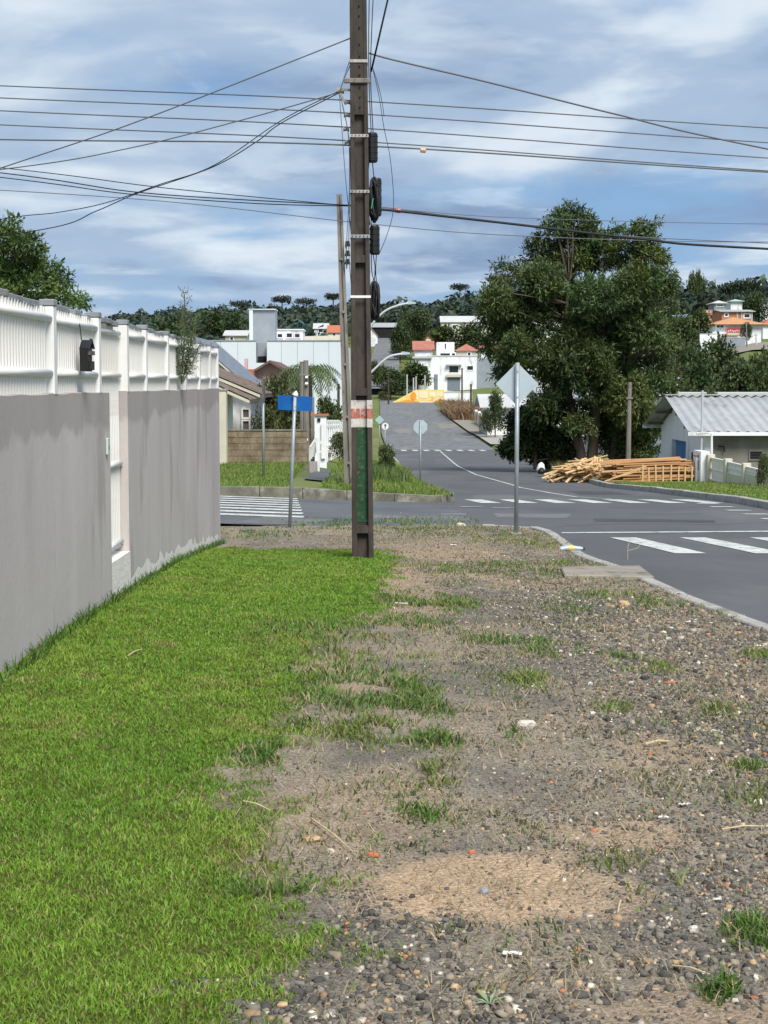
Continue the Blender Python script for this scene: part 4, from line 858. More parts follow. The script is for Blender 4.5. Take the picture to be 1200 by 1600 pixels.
def plant(k, px, py_top, d, wpx, label, cat='tree', base=None):
    "prototype k, crown top at py_top, about wpx pixels wide"
    p = P_on(px, d) if base is None else Vector((Wp(px, 600, d).x, d, base)); top = Wp(px, py_top, d).z; hgt = max(top - p.z, 1.0); src = protos[k]; h0 = 8 if k < 3 else 6; r0 = (4, 4.2, 3.4, 3.8)[k]
    sxy = wpx * d / F / 2 / r0; szz = hgt / h0
    if k not in used: used.add(k); o = src; o.location = p; o.scale = (sxy, sxy, szz); o.rotation_euler = (0, 0, random.uniform(0, 6)); o['label'] = label; o['category'] = cat
    else: o = copy_tree(src, p, random.uniform(0, 6), (sxy, sxy, szz), label); o['category'] = cat
    return o
plant(1, 1075, 542, 150, 95, 'rounded dark tree just right of the tall tree, above the pale flat roof')
plant(0, 1120, 536, 165, 90, 'dark tree in the middle of the tree bank behind the metal-roofed house')
plant(2, 1168, 545, 150, 80, 'lighter green tree below the orange-roofed hillside house')
plant(1, 1215, 548, 155, 100, 'dark tree at the right edge behind the metal-roofed house')
plant(0, 1150, 570, 130, 90, 'low spreading tree close behind the metal roof on the right')
plant(2, 1050, 575, 130, 80, 'olive tree peeping out low beside the tall tree')
plant(1, 1195, 575, 128, 80, 'lowest dark tree at the right edge above the metal roof')
plant(3, 1108, 610, 97, 30, 'small clipped yellow-green bush on the pale flat roof', 'bush')
plant(1, 648, 487, 480, 62, 'large dark rounded tree at the top of the far hill street')
plant(0, 625, 512, 460, 40, 'dark tree left of the large rounded one on the far hill')
plant(2, 690, 505, 470, 60, 'pale-tipped tree below the long white hilltop building')
plant(0, 735, 508, 460, 70, 'dark tree under the right end of the long white hilltop building')
plant(1, 770, 520, 430, 50, 'dark tree above the modern white building')
plant(2, 652, 562, 325, 58, 'yellow-green street tree in front of the modern white building')
plant(0, 610, 578, 318, 50, 'dark street tree left of the yellow wall')
plant(1, 628, 586, 330, 36, 'small shady tree behind the sloping end of the yellow wall')
plant(2, 590, 560, 340, 34, 'green tree beside the main pole at the foot of the hill street')
plant(3, 597, 612, 312, 18, 'small round shrub at the foot of the far street', 'bush')
plant(1, 345, 487, 520, 95, 'dark broad tree left of the grey tower')
plant(0, 270, 500, 500, 95, 'dark tree mass above the left end of the fence')
plant(3, 425, 592, 62, 70, 'dark leafy shrub behind the stained block wall', 'bush')
plant(3, 462, 612, 58, 52, 'dark shrub below the palm', 'bush')
plant(2, 516, 612, 95, 44, 'green hedge tree right of the palm', 'tree')
plant(3, 412, 640, 56, 44, 'low dark shrub beside the tiled house', 'bush')
plant(3, 530, 690, 52, 34, 'bushy weed inside the white gate', 'bush')
plant(3, 606, 724, 49, 34, 'tangled green shrub on the grass island by the pole', 'bush')
plant(3, 1196, 745, 45, 22, 'dark leafy shrub at the right edge by the white fence', 'bush')
plant(0, 774, 616, 160, 36, 'small dark street tree beside the diamond sign', 'tree')
plant(3, 760, 642, 163, 20, 'round garden shrub by the beige fence', 'bush')
plant(2, 1085, 478, 330, 60, 'olive tree beside the red hillside sign')
plant(0, 1165, 506, 338, 22, 'small dark tree in front of the orange-roofed house')
plant(1, 1180, 458, 420, 45, 'dark tree on the hillside above the brick building')
plant(0, 1060, 500, 300, 60, 'dark tree right behind the tall tree crown')
# palm
pb = P_on(480, 66); o = thing('palm_tree', pb, 'palm with arching drooping fronds behind the block wall', 'palm'); top = Wp(482, 578, 66)
MB().tube(spline([pb, pb.lerp(top, .5) + Vector((.08, 0, 0)), top], 5), [.14] * 10 + [.1], 9).build('trunk', M['bark'], o, smooth=True)
rng = np.random.default_rng(8)
for k in range(30):
    a = k / 15 * 6.283 + rng.uniform(-.15, .15); up = rng.uniform(.1, .95); ln = rng.uniform(1.2, 1.7); V = []; f = []; cs = []
    prev = np.array(top); dz = up; step = ln / 12
    for i in range(13):
        dirv_ = np.array([math.cos(a), math.sin(a), dz]); dirv_ /= np.linalg.norm(dirv_); dz -= .21; p = prev + dirv_ * step * 1.25; side = np.array([-math.sin(a), math.cos(a), 0]); ll = .42 * math.sin(math.pi * (i + 1.6) / 15)
        for sg in (-1, 1):
            e = side * sg * ll * .75 + dirv_ * ll * .45 + np.array([0, 0, -ll * .55]); n0 = len(V)
            V += [prev, prev + e * .5 + dirv_ * .045, prev + e, prev + e * .5 - dirv_ * .045]; f.append((n0, n0 + 1, n0 + 2, n0 + 3)); cs += [np.array([.09, .14, .045]) * rng.uniform(.7, 1.4)] * 4
        n0 = len(V); V += [prev + side * .015, p + side * .012, p - side * .012, prev - side * .015]; f.append((n0, n0 + 1, n0 + 2, n0 + 3)); cs += [np.array([.12, .14, .06])] * 4; prev = p
    np_obj('frond', np.array(V), np.array(f), M['leaf'], cols=np.array(cs), parent=o)
# far forest on the ridge
def forest(n, seed):
    rng = np.random.default_rng(seed); d = 430 + 470 * rng.random(n) ** .8; t = rng.uniform(-.33, .33, n); x = t * d
    px = 600 + t * F
    keep = ~((px > 560) & (px < 640) & (d < 640)) & ~((px > 985) & (d < 520)) & ~((px > 640) & (px < 800) & (d < 575)) & ~((px > 420) & (px < 560) & (d < 560)) & ~((px > 1120) & (d < 600) & (rng.random(n) < .75)) & ~((px < 560) & (d < 640) & (rng.random(n) < .35))
    return x[keep], d[keep], rng
x, y, rng = forest(4600, 4)
n = len(x); z = H(x, y); rr = rng.uniform(3.0, 6.4, n); hh = rng.uniform(7, 11, n) * (1 + .25 * (rng.random(n) < .12)); per = 48
dd = rng.normal(size=(n, per, 3)); dd /= np.linalg.norm(dd, axis=2)[..., None]; dd[..., 2] = np.abs(dd[..., 2]) * 1.2 - .35
flat = np.where(rng.random(n) < .3, .45, .8)
C = np.stack([x, y, z + hh * .72], 1)[:, None] + dd * np.stack([rr, rr, hh * .36 * flat / .6], 1)[:, None] * rng.uniform(.7, 1.1, (n, per, 1))
a = rng.normal(size=(n, per, 3)); a -= (a * dd).sum(-1, keepdims=True) * dd * .75; a /= np.linalg.norm(a, axis=2)[..., None]; b = np.cross(a, dd + rng.normal(0, .35, (n, per, 3))); b /= np.linalg.norm(b, axis=2)[..., None]
sz = (rr[:, None, None] * .27) * rng.uniform(.6, 1.3, (n, per, 1))
P = np.stack([C - a * sz, C - b * sz * .7, C + a * sz, C + b * sz * .7], 2).reshape(-1, 3)
tone = rng.uniform(.6, 1.35, (n, 1, 1)) * rng.uniform(.75, 1.25, (n, per, 1)); hue = rng.uniform(-.15, .25, (n, 1, 1))
cs = np.array([.044, .070, .048]) * tone * np.concatenate([1 + hue, np.ones_like(hue), 1 - hue], 2)  # leaf green shifted towards blue: distance haze painted into the colour
tag(np_obj('forest', P, np.arange(len(P)).reshape(-1, 4), M['leaf'], cols=np.repeat(cs.reshape(-1, 3), 4, 0)), 'dark green forest covering the far ridge', 'forest', kind='stuff')
def araucaria(px, py, d, wpx, label, bare=False):
    top = Wp(px, py, d); g = Hf(top.x, d); o = thing('araucaria_pine', (top.x, d, g), label, 'tree'); rng = np.random.default_rng(int(px)); r = wpx / 2 * d / F; b = MB(); b.tube([(top.x, d, g), (top.x + .3, d, top.z - .5)], [.5, .25], 7); cl = []
    for k in range(9):
        a = k * .7; e = (top.x + r * .8 * math.cos(a), d + r * .8 * math.sin(a), top.z - .3 + rng.uniform(-.6, .4)); b.tube([(top.x + .2, d, top.z - 2.4), ((top.x + e[0]) / 2, (d + e[1]) / 2, top.z - 1.7), e], [.16, .12, .08], 5); cl.append((*e, r * .42, r * .42, .75))
    cl.append((top.x, d, top.z - .1, r * .5, r * .5, .8))
    if bare: cl.append((top.x, d, top.z - 5.5, .9, .9, .9))
    b.build('trunk', M['bark'], o); P, f, cs = leaf_cloud(cl, 420, .9, .5, 2, (.035, .055, .032), rng); np_obj('crown', P, f, M['leaf'], cols=cs, parent=o)
araucaria(1157, 445, 480, 26, 'umbrella-topped araucaria left of the two on the right skyline')
araucaria(1178, 445, 520, 16, 'slender lone araucaria with a small flat crown at the far right skyline', True)
araucaria(1140, 449, 490, 22, 'araucaria touching the wood edge on the right skyline')
araucaria(440, 466, 760, 26, 'flat-crowned araucaria on the skyline above the white rooftop block')
araucaria(478, 470, 780, 30, 'broad flat-crowned araucaria on the skyline left of the leaning pole')
araucaria(375, 474, 740, 28, 'flat-crowned araucaria on the skyline above the grey tower')
araucaria(718, 447, 800, 24, 'araucaria standing out on the skyline right of the pole')
araucaria(520, 462, 780, 20, 'small araucaria on the skyline beside the leaning pole')
for px, py, d, wpx, lb in ((1080, 420, 540, 22, 'tall eucalyptus-like tree on the right skyline, left one'), (1092, 416, 550, 18, 'tall eucalyptus-like tree on the right skyline, right one')): plant(2, px, py, d, wpx, lb)

# ------------------------------------------------------------------ buildings
def rect(px0, px1, py0, py1, d):
    a = Wp(px0, py1, d); b = Wp(px1, py0, d); return a.x, b.x, a.z, b.z
def window(o, px0, px1, py0, py1, d, fm='wallw', pm='glass', fr=.07):
    x0, x1, z0, z1 = rect(px0, px1, py0, py1, d); y = d; b = MB(); k = fr * max(1, d / 100)
    for a in ((x0 - k, x1 + k, z0 - k, z0), (x0 - k, x1 + k, z1, z1 + k), (x0 - k, x0, z0, z1), (x1, x1 + k, z0, z1)): b.box(a[0], a[1], y - .09, y + .02, a[2], a[3])
    w_ = b.build('window', M[fm], o); MB().box(x0, x1, y - .03, y - .005, z0, z1).build('pane', M[pm], w_); return w_
def gable(b, x0, x1, y0, y1, ze, zr, axis, over=.4, th=.14):
    "two roof slabs; ridge along axis"
    if axis == 'x':
        ym = (y0 + y1) / 2; sl = (zr - ze) / (ym - y0); zo = ze - sl * over
        for s_ in (-1, 1): b.poly([(x0 - over, ym, zr), (x0 - over, ym + s_ * (ym - y0 + over), zo), (x0 - over, ym + s_ * (ym - y0 + over), zo + th), (x0 - over, ym, zr + th)], (x1 - x0 + 2 * over, 0, 0))
    else:
        xm = (x0 + x1) / 2; sl = (zr - ze) / (xm - x0); zo = ze - sl * over
        for s_ in (-1, 1): b.poly([(xm, y0 - over, zr), (xm + s_ * (xm - x0 + over), y0 - over, zo), (xm + s_ * (xm - x0 + over), y0 - over, zo + th), (xm, y0 - over, zr + th)], (0, y1 - y0 + 2 * over, 0))
    return b
def gable_wall(b, x0, x1, y0, y1, zb, ze, zr, axis):
    if axis == 'x': b.poly([(x0, y0, zb), (x0, y1, zb), (x0, y1, ze), (x0, (y0 + y1) / 2, zr), (x0, y0, ze)], (x1 - x0, 0, 0))
    else: b.poly([(x0, y0, zb), (x1, y0, zb), (x1, y0, ze), ((x0 + x1) / 2, y0, zr), (x0, y0, ze)], (0, y1 - y0, 0))
    return b
def hip(b, x0, x1, y0, y1, ze, zr, over=.5, th=.12):
    x0 -= over; x1 += over; y0 -= over; y1 += over; h = min(x1 - x0, y1 - y0) / 2; ym = (y0 + y1) / 2; xm = (x0 + x1) / 2
    r = [(x0 + h, ym), (x1 - h, ym)] if x1 - x0 >= y1 - y0 else [(xm, y0 + h), (xm, y1 - h)]
    if x1 - x0 < y1 - y0: b.add([(x0, y0, ze), (x1, y0, ze), (x1, y1, ze), (x0, y1, ze), (*r[0], zr), (*r[1], zr)], [(0, 1, 4), (1, 2, 5, 4), (2, 3, 5), (3, 0, 4, 5), (3, 2, 1, 0)])
    else: b.add([(x0, y0, ze), (x1, y0, ze), (x1, y1, ze), (x0, y1, ze), (*r[0], zr), (*r[1], zr)], [(0, 1, 5, 4), (1, 2, 5), (2, 3, 4, 5), (3, 0, 4), (3, 2, 1, 0)])
    return b
def house(name, label, px0, px1, pye, pyr, d, dep, base, wm_, rm, kind='hip', axis='x', wins=(), over=.5, cat='house'):
    x0, x1, ze, zr = rect(px0, px1, pyr, pye, d); zb = Hf((x0 + x1) / 2, d) - 1 if base is None else base
    o = thing(name, ((x0 + x1) / 2, d + dep / 2, zb), label, cat)
    if kind == 'flat':
        MB().box(x0, x1, d, d + dep, zb, ze).build('wall', M[wm_], o); MB().box(x0 - over, x1 + over, d - over, d + dep + over, ze, zr).build('roof', M[rm], o)
    elif kind == 'hip':
        MB().box(x0, x1, d, d + dep, zb, ze).build('wall', M[wm_], o); hip(MB(), x0, x1, d, d + dep, ze, zr, over).build('roof', M[rm], o)
    else:
        gable_wall(MB(), x0, x1, d, d + dep, zb, ze, zr, axis).build('wall', M[wm_], o); gable(MB(), x0, x1, d, d + dep, ze, zr, axis, over).build('roof', M[rm], o)
    for w_ in wins: window(o, *w_[:4], d, *(w_[4:]))
    return o
# right-hand house with the corrugated roof
X0, X1, Y0, Y1, ZB, ZE, ZR = 12.5, 28, 60.0, 69.4, -2.5, -.22, 1.0
hs = thing('metal_roofed_house', (16, 64, ZB), 'low house with corrugated zinc roof, white gable and grey side wall', 'house')
d0, d1, dzt = 63.7, 66.8, -.78
b = MB(); ym = (Y0 + Y1) / 2
b.poly([(X0, Y0, ZB), (X0, d0, ZB), (X0, d0, dzt), (X0, d0, ZE + (d0 - Y0) / (ym - Y0) * (ZR - ZE)), (X0, Y0, ZE)], (.25, 0, 0))
b.poly([(X0, d1, ZB), (X0, Y1, ZB), (X0, Y1, ZE), (X0, d1, ZE + (Y1 - d1) / (Y1 - ym) * (ZR - ZE))], (.25, 0, 0))
b.poly([(X0, d0 + .002, dzt), (X0, d1 - .002, dzt), (X0, d1 - .002, ZE + (Y1 - d1) / (Y1 - ym) * (ZR - ZE)), (X0, ym, ZR), (X0, d0 + .002, ZE + (d0 - Y0) / (ym - Y0) * (ZR - ZE))], (.25, 0, 0))
b.build('gable_wall', M['wallw'], hs)
dr = MB().box(X0 + .18, X0 + .23, d0, d1, ZB, dzt).build('door', M['bluedoor'], hs); MB().box(X0 + .17, X0 + .18, (d0 + d1) / 2 - .03, (d0 + d1) / 2 + .03, ZB, dzt).build('door_joint', M['shutter'], dr)
MB().box(X0 + .26, X1, Y0 + .02, Y0 + .25, ZB, ZE - .02).build('side_wall', M['wallgm'], hs)
MB().box(X0 + .26, X1, Y1 - .25, Y1 - .01, ZB, ZE - .02).build('rear_wall', M['wallw'], hs)
V = []; nx = 330; rx0, rx1 = X0 - .75, X1
for k in range(nx + 1):
    x = rx0 + (rx1 - rx0) * k / nx; dz = .035 * math.cos(2 * math.pi * x / .38)
    for y in (Y0 - .5, (Y0 - .5 + ym) / 2, ym, (Y1 + .6 + ym) / 2, Y1 + .6):
        V.append((x, y, ZR + .1 - abs(y - ym) / (ym - Y0) * (ZR - ZE) + dz))
i = np.arange((nx + 1) * 5).reshape(nx + 1, 5); np_obj('corrugated_roof', V, np.stack([i[:-1, :-1], i[:-1, 1:], i[1:, 1:], i[1:, :-1]], -1).reshape(-1, 4), M['zinc'], parent=hs, smooth=True)
for y, sg in ((Y0 - .5, 0), (Y1 + .6, 0)): MB().bar((rx0, y, ZE - .12 + .02), (rx1, y, ZE - .12 + .02), .06, .14).build('gutter', M['wallw'], hs)
for y in (Y0 + .6, Y0 + 2.4, ym, Y1 - 2.4, Y1 - .4): z = ZR - .02 - abs(y - ym) / (ym - Y0) * (ZR - ZE); MB().bar((rx0 + .05, y, z), (X0, y, z), .1, .12).build('purlin', M['shutter'], hs)
MB().bar((rx0, ym, ZR + .15), (rx1, ym, ZR + .15), .4, .04).build('ridge_cap', M['zinc'], hs)
x0, x1, z0, z1 = rect(1172, 1190, 705, 717, 60); MB().box(x0 - .06, x1 + .06, 59.97, 60.03, z0 - .06, z1 + .06).build('vent_frame', M['wallgm'], hs)
for k in range(3): MB().box(x0, x1, 59.94, 59.968, z0 + (z1 - z0) * k / 3 + .02, z0 + (z1 - z0) * (k + 1) / 3 - .01).build('vent_louvre', M['dark'], hs)
MB().box(X0 - .03, X0 - .005, 61.6, 62.4, -2.2, -1.15).build('narrow_window', M['glass'], hs)
MB().tube([Wp(1122, 697, 59.9), Wp(1131, 698, 59.9), Wp(1132, 706, 59.9)], .035, 6).build('wall_pipe', M['dark'], hs)
MB().tube([(X0 - .25, 59.6, -1.5), (X0 - .2, 59.6, -.9), (X0 - .2, 59.6, 1.35)], .045, 7).build('mast', M['lampw'], hs)
MB().tube([Wp(1088, 677, 59.2), Wp(1112, 677, 59.2), Wp(1112, 712, 59.2)], .05, 6).build('downpipe', M['wallw'], hs)
FX = 12.35; fn = thing('white_garden_fence', (FX, 54, -2.1), 'low white panel fence with masonry posts in front of the zinc-roofed house', 'fence')
MB().box(FX - .35, FX - .02, 58.25, 59.7, -2.5, -.95).build('gate_pier', M['wallw'], fn)
fp = [58.1, 55.2, 52.4, 49.6, 46.8, 44.0, 41.2]
for k, (a, c_) in enumerate(zip(fp, fp[1:])):
    zt = np.interp((a + c_) / 2, [49, 58], [-1.2, -1.14]); zb = Hf(FX, (a + c_) / 2) - .2
    MB().box(FX - .14, FX + .14, a - .14, a + .14, zb, zt + .1).build('post', M['cream'], fn, bevel=.02)
    MB().box(FX - .08, FX + .08, c_ + .14, a - .14, zb, zb + (.25 if k == 0 else .55)).build('plinth', M['cream'], fn)
    l0 = zb + (.27 if k == 0 else .57)
    for z in (l0, (l0 + zt) / 2, zt): MB().box(FX - .05, FX + .05, c_ + .14, a - .14, z - .05, z).build('rail', M['whitep'], fn)
    m_ = int((a - c_ - .28) / .12)
    for j in range(m_): MB().box(FX - .015, FX + .015, c_ + .15 + j * .12, c_ + .15 + j * .12 + .11, l0, zt - .051).build('board', M['whitep'], fn)
mb_ = thing('meter_post', P_on(1091, 58.8), 'white meter post beside the gate of the zinc-roofed house', 'meter post'); x0, x1, z0, z1 = rect(1085, 1098, 713, 760, 58.8)
MB().box(x0, x1, 58.6, 58.95, z0 - .2, z1).build('post', M['wallw'], mb_, bevel=.01); MB().box(x0 + .08, x1 - .08, 58.55, 58.598, z1 - .5, z1 - .15).build('meter_box', M['cap'], mb_); MB().box(x0 - .02, x1 + .02, 58.57, 58.98, z1, z1 + .05).build('cap', M['wallgm'], mb_)
x0, x1, z0, z1 = rect(1038, 1300, 614, 640, 100); o = thing('flat_roofed_shed', (22, 105, -3), 'long pale flat-roofed building behind the zinc roof', 'building'); MB().box(x0, x1, 100, 112, -4, z1 - .25).build('wall', M['wallw'], o); MB().box(x0 - .4, x1, 99.6, 112.4, z1 - .25, z1).build('roof', M['fibre'], o)
# timber, each plank on its own
PK = {}
for nm in ('wood', 'wood2'):
    b = MB().box(-.5, .5, -.5, .5, -.5, .5); me = bpy.data.meshes.new('plank'); me.from_pydata(b.v, [], b.f); me.materials.append(M[nm]); PK[nm] = me
def plank(c_, ln, rz, tilt, mm, label, group, wd=.10, th=.03, roll=0):
    o = bpy.data.objects.new('plank', PK[mm]); COL.objects.link(o); o.location = c_; o.rotation_euler = (roll, -tilt, rz); o.scale = (ln, wd, th); return tag(o, label, 'plank', group)
rnd = random.Random(3); g0 = Hf(9, 61)
def gnd(x, y): return Hf(x, y) if x > float(Rx(y)) else float(RP(y))
for k in range(80):
    t = k / 80; x = rnd.gauss(7.9, .55); y = 61.5 + rnd.uniform(-.9, .9); hz_ = .1 + .7 * t * math.exp(-((x - 7.9) / 1.2) ** 2)
    plank((x, y, gnd(x, y) + hz_), rnd.uniform(1.0, 1.9), rnd.gauss(.75, .4), rnd.gauss(.12, .16), 'wood', 'pale sawn plank in the left-hand loose heap at the kerb', 'planks in the pale heap', roll=rnd.uniform(-.5, .5))
a = Wp(898, 716, 60.5); c_ = Wp(955, 745, 60.3); m_ = (a + c_) / 2
plank(m_, (a - c_).length, 0, -math.atan2(a.z - c_.z, c_.x - a.x), 'wood', 'long pale plank leaning down from the top of the left heap', None, .14, .05)
for k in range(14):
    x = 8.35 + k * .1; plank((x, 60.75, gnd(9, 60.7) + .55 - k * .032), .8 - k * .03, 1.57 + rnd.gauss(0, .1), 1.1 + rnd.gauss(0, .08), 'wood', 'short pale batten hanging under the long leaning plank', 'battens under the leaning plank', .07, .025)
for k in range(120):
    lay = k // 12; x = 10.15 + rnd.gauss(0, .28); y = 58.7 + (k % 12) * .14 + rnd.uniform(-.05, .05) - .0; ln = rnd.uniform(2.3, 3.3) * (1 - lay * .012)
    plank((x, y, Hf(10, 59) + .06 + lay * .078 + rnd.uniform(-.015, .015) + .03 * (x - 10)), ln, rnd.gauss(0, .055), rnd.gauss(.035, .03), 'wood2' if rnd.random() < .75 else 'wood', 'reddish sawn board in the stacked pile by the white house', 'boards in the right-hand stack', .15, .05)
for p0, p1 in (((945, 752), (1010, 728)), ((985, 733), (1045, 752)), ((955, 748), (1000, 735))):
    a, c_ = Wp(*p0, 58.2), Wp(*p1, 58.2); plank((a + c_) / 2, (c_ - a).length, 0, math.atan2(c_.z - a.z, c_.x - a.x), 'wood', 'loose board slanting across the front of the right-hand stack', 'slanting boards on the stack', .12, .04)
fr = thing('timber_frame', P_on(1040, 57.8), 'upright frame of thin battens standing before the right-hand stack', 'frame')
for px in (1004, 1014, 1025, 1036, 1048, 1060, 1070, 1081): MB().bar(Wp(px, 758, 57.9), Wp(px + rnd.uniform(-1, 1), 728 + rnd.uniform(-2, 5), 57.9), .07, .05).build('upright', M['wood'], fr)
for py in (731, 743): MB().bar(Wp(1000, py + 2, 57.95), Wp(1084, py, 57.95), .05, .06).build('rail', M['wood2'], fr)
MB().bar(Wp(985, 754, 57.85), Wp(1086, 756, 57.85), .1, .14).build('bottom_rail', M['wood2'], fr)
a = Wp(1020, 722, 61.5); tag(MB().poly([Wp(1000, 724, 61), Wp(1040, 716, 62.5), Wp(1048, 720, 61.5), Wp(1006, 730, 60.6)], (0, 0, .05)).build('roof_sheet', M['fibre'], None, loc=a), 'pale corrugated offcut sheet lying behind the boards', 'sheet')
o = thing('rubbish_bag', P_on(846, 69), 'white rubbish bag on the verge left of the timber', 'rubbish bag'); ob_ = thing('rubbish_bag', P_on(846, 68.6), 'small black rubbish bag in front of the white one', 'rubbish bag'); q = P_on(846, 69)
MB().tube([q, q + Vector((0, 0, .2)), q + Vector((.03, 0, .42)), q + Vector((.03, 0, .5))], [.16, .2, .13, .04], 9).build('bag', M['paper'], o, smooth=True)
MB().tube([q + Vector((.0, -.35, 0)), q + Vector((0, -.35, .12)), q + Vector((0, -.35, .28))], [.15, .2, .06], 8).build('bag', M['blackp'], ob_, smooth=True)
o = thing('wooden_pole', P_on(983, 72), 'thin grey pole standing in front of the tall tree', 'pole'); MB().tube([P_on(983, 72, -.2), Wp(984, 597, 72)], [.13, .09], 8).build('shaft', M['pole2'], o); MB().bar(Wp(979, 622, 71.9), Wp(989, 622, 71.9), .06, .08).build('crossarm', M['pole2'], o)

# left-hand side of the side street
def block_wall():
    d = 46; xa, xb = -4.95, Wp(480, 700, d).x; zb = -.82; zt = Wp(420, 673, d).z
    o = thing('block_wall', ((xa + xb) / 2, d, zb), 'stained low wall of bare blocks across the side street', 'wall'); MB().box(xa + .01, xb - .01, d + .012, d + .17, zb - .3, zt - .01).build('mortar', M['mortar'], o)
    bw, bh = .385, .185; row = 0; z = zb - .1
    while z < zt - .05:
        x = xa - (bw / 2 if row % 2 else 0)
        while x < xb:
            l, r = max(x, xa), min(x + bw, xb)
            if r - l > .06: MB().box(l + .006, r - .006, d + random.uniform(-.008, .006), d + .18, z + .006, min(z + bh, zt) - .006).build('block', M['block'], o)
            x += bw
        z += bh; row += 1
    MB().box(xa, xb, d - .02, d + .2, zt, zt + .035).build('coping', M['kerb_old'], o)
block_wall()
o = thing('cream_pillar', (-5.1, 45.4, -.9), 'cream rendered pillar at the left end of the block wall', 'pillar'); x0, x1, z0, z1 = rect(330, 353, 610, 716, 45.4); MB().box(x0, x1, 45.4, 45.8, -1.2, z1).build('shaft', M['cream'], o); MB().box(x0 - .03, x1 + .03, 45.37, 45.83, z1, z1 + .05).build('cap', M['kerb'], o)
def rake_house(name, label, d, dep, pr, pe, wall_px, roofm, wallm, wins, base=-1.2, cat='house'):
    "gable end towards us; pr=ridge pixel, pe=eave-tip pixel"
    a, e = Wp(*pr, d), Wp(*pe, d); sl = (a.z - e.z) / (e.x - a.x); xr = Wp(wall_px, 600, d).x; xl = 2 * a.x - xr; zw = a.z - (xr - a.x) * sl; o = thing(name, (a.x, d + dep / 2, base), label, cat)
    MB().poly([(xl, d, base), (xr, d, base), (xr, d, zw - .1), (a.x, d, a.z - .1), (xl, d, zw - .1)], (0, dep, 0)).build('wall', M[wallm], o)
    n_, V = 40, []
    for s_ in (1, -1):
        V = []
        for k in range(int(dep / .3) * 2 + 5):
            y = d - .5 + k * .15; wv = .035 * math.cos(k * math.pi)
            for j in range(9):
                t = j / 8; V.append((a.x + s_ * t * (e.x - a.x), y, a.z + .12 - t * (a.z - e.z) + wv))
        i = np.arange(len(V)).reshape(-1, 9); np_obj('tiled_roof', V, np.stack([i[:-1, :-1], i[:-1, 1:], i[1:, 1:], i[1:, :-1]], -1).reshape(-1, 4), M[roofm], parent=o, smooth=True)
        ex = a.x + s_ * (e.x - a.x); MB().poly([(a.x, d - .55, a.z), (ex, d - .55, e.z), (ex, d - .55, e.z + .1), (a.x, d - .55, a.z + .1)], (0, .05, 0)).build('bargeboard', M['cream'], o)
        MB().bar((ex, d - .5, e.z + .03), (ex, d + dep + .4, e.z + .03), .08, .1).build('fascia', M['shutter'], o)
    for w_ in wins: window(o, *w_, d, 'whitep', 'shutter', .06)
    return o
rake_house('tiled_house', 'white house with mossy tiled roof left of the shrubs', 56, 9, (285, 570), (408, 621), 392, 'oldtile', 'wallw', [(353, 362, 640, 668), (380, 389, 640, 652), (380, 389, 658, 671)])
rake_house('tiled_porch', 'lower mossy tiled porch in front of the white tiled house', 52.5, 2.6, (285, 583), (392, 630), 352, 'oldtile', 'wallw', [], cat='porch')
rake_house('slate_roofed_house', 'house with steep blue-grey roof behind the tiled house', 72, 10, (300, 530), (412, 628), 395, 'slate', 'wallw', [])
h_ = house('pink_house', 'pink house with shallow brown roof in front of the pale warehouse', 384, 462, 590, 567, 85, 8, -3, 'pink', 'brownroof', 'gable', 'y', [(430, 442, 600, 612, 'wallw', 'glass')], .7)
x0, x1, z0, z1 = rect(385, 397, 577, 603, 84); MB().box(x0, x1, 83.7, 84.4, z0 - .5, z1).build('chimney_breast', M['terra'], h_); MB().box(x0 + .15, x1 - .1, 83.66, 83.7, z1 - .35, z1 - .25).build('chimney_slot', M['dark'], h_)
x0, x1, z0, z1 = rect(379, 384, 560, 577, 85); MB().box(x0, x1, 86, 86.4, z0 - .4, z1).build('flue', M['pink'], h_)
# warehouse with its recess
D = 135; xa, xb, z0, z1 = rect(280, 536, 533, 640, D); r0, r1, _, rz = rect(400, 417, 533, 567, D); o = thing('warehouse', ((xa + xb) / 2, D + 15, -4), 'large pale blue-grey windowless warehouse', 'warehouse')
MB().box(xa, r0, D, D + .4, -5, z1).build('wall_panel', M['wallb'], o); MB().box(r1, xb, D, D + .4, -5, z1).build('wall_panel', M['wallb'], o); _, _, zq, _ = rect(400, 417, 533, 567, D)
MB().box(r0, r1, D + .002, D + .4, -5, zq).build('wall_panel', M['wallb'], o); MB().box(xb - .4, xb - .002, D + .4, D + 30, -5, z1 - .01).build('side_wall', M['wallb'], o)
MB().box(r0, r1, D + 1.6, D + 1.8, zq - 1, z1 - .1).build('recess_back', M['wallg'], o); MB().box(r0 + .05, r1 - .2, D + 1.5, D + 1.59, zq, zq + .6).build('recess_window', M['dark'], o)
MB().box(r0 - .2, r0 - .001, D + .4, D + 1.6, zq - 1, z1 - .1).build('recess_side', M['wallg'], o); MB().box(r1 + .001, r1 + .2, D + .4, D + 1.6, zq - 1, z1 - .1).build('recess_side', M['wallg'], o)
for a, c_ in ((xa, r0), (r1, xb)): MB().box(a, c_, D - .06, D + .5, z1, z1 + .1).build('coping', M['wallg'], o)
MB().box(xa, xb - .4, D + 1.9, D + 30, z1 - .6, z1 - .25).build('roof', M['fibre'], o)
for px in (345, 372, 440, 465, 490, 514): q = Wp(px, 600, D); MB().box(q.x - .015, q.x + .015, D - .012, D - .001, -5, z1 - .02).build('panel_joint', M['wallg'], o)
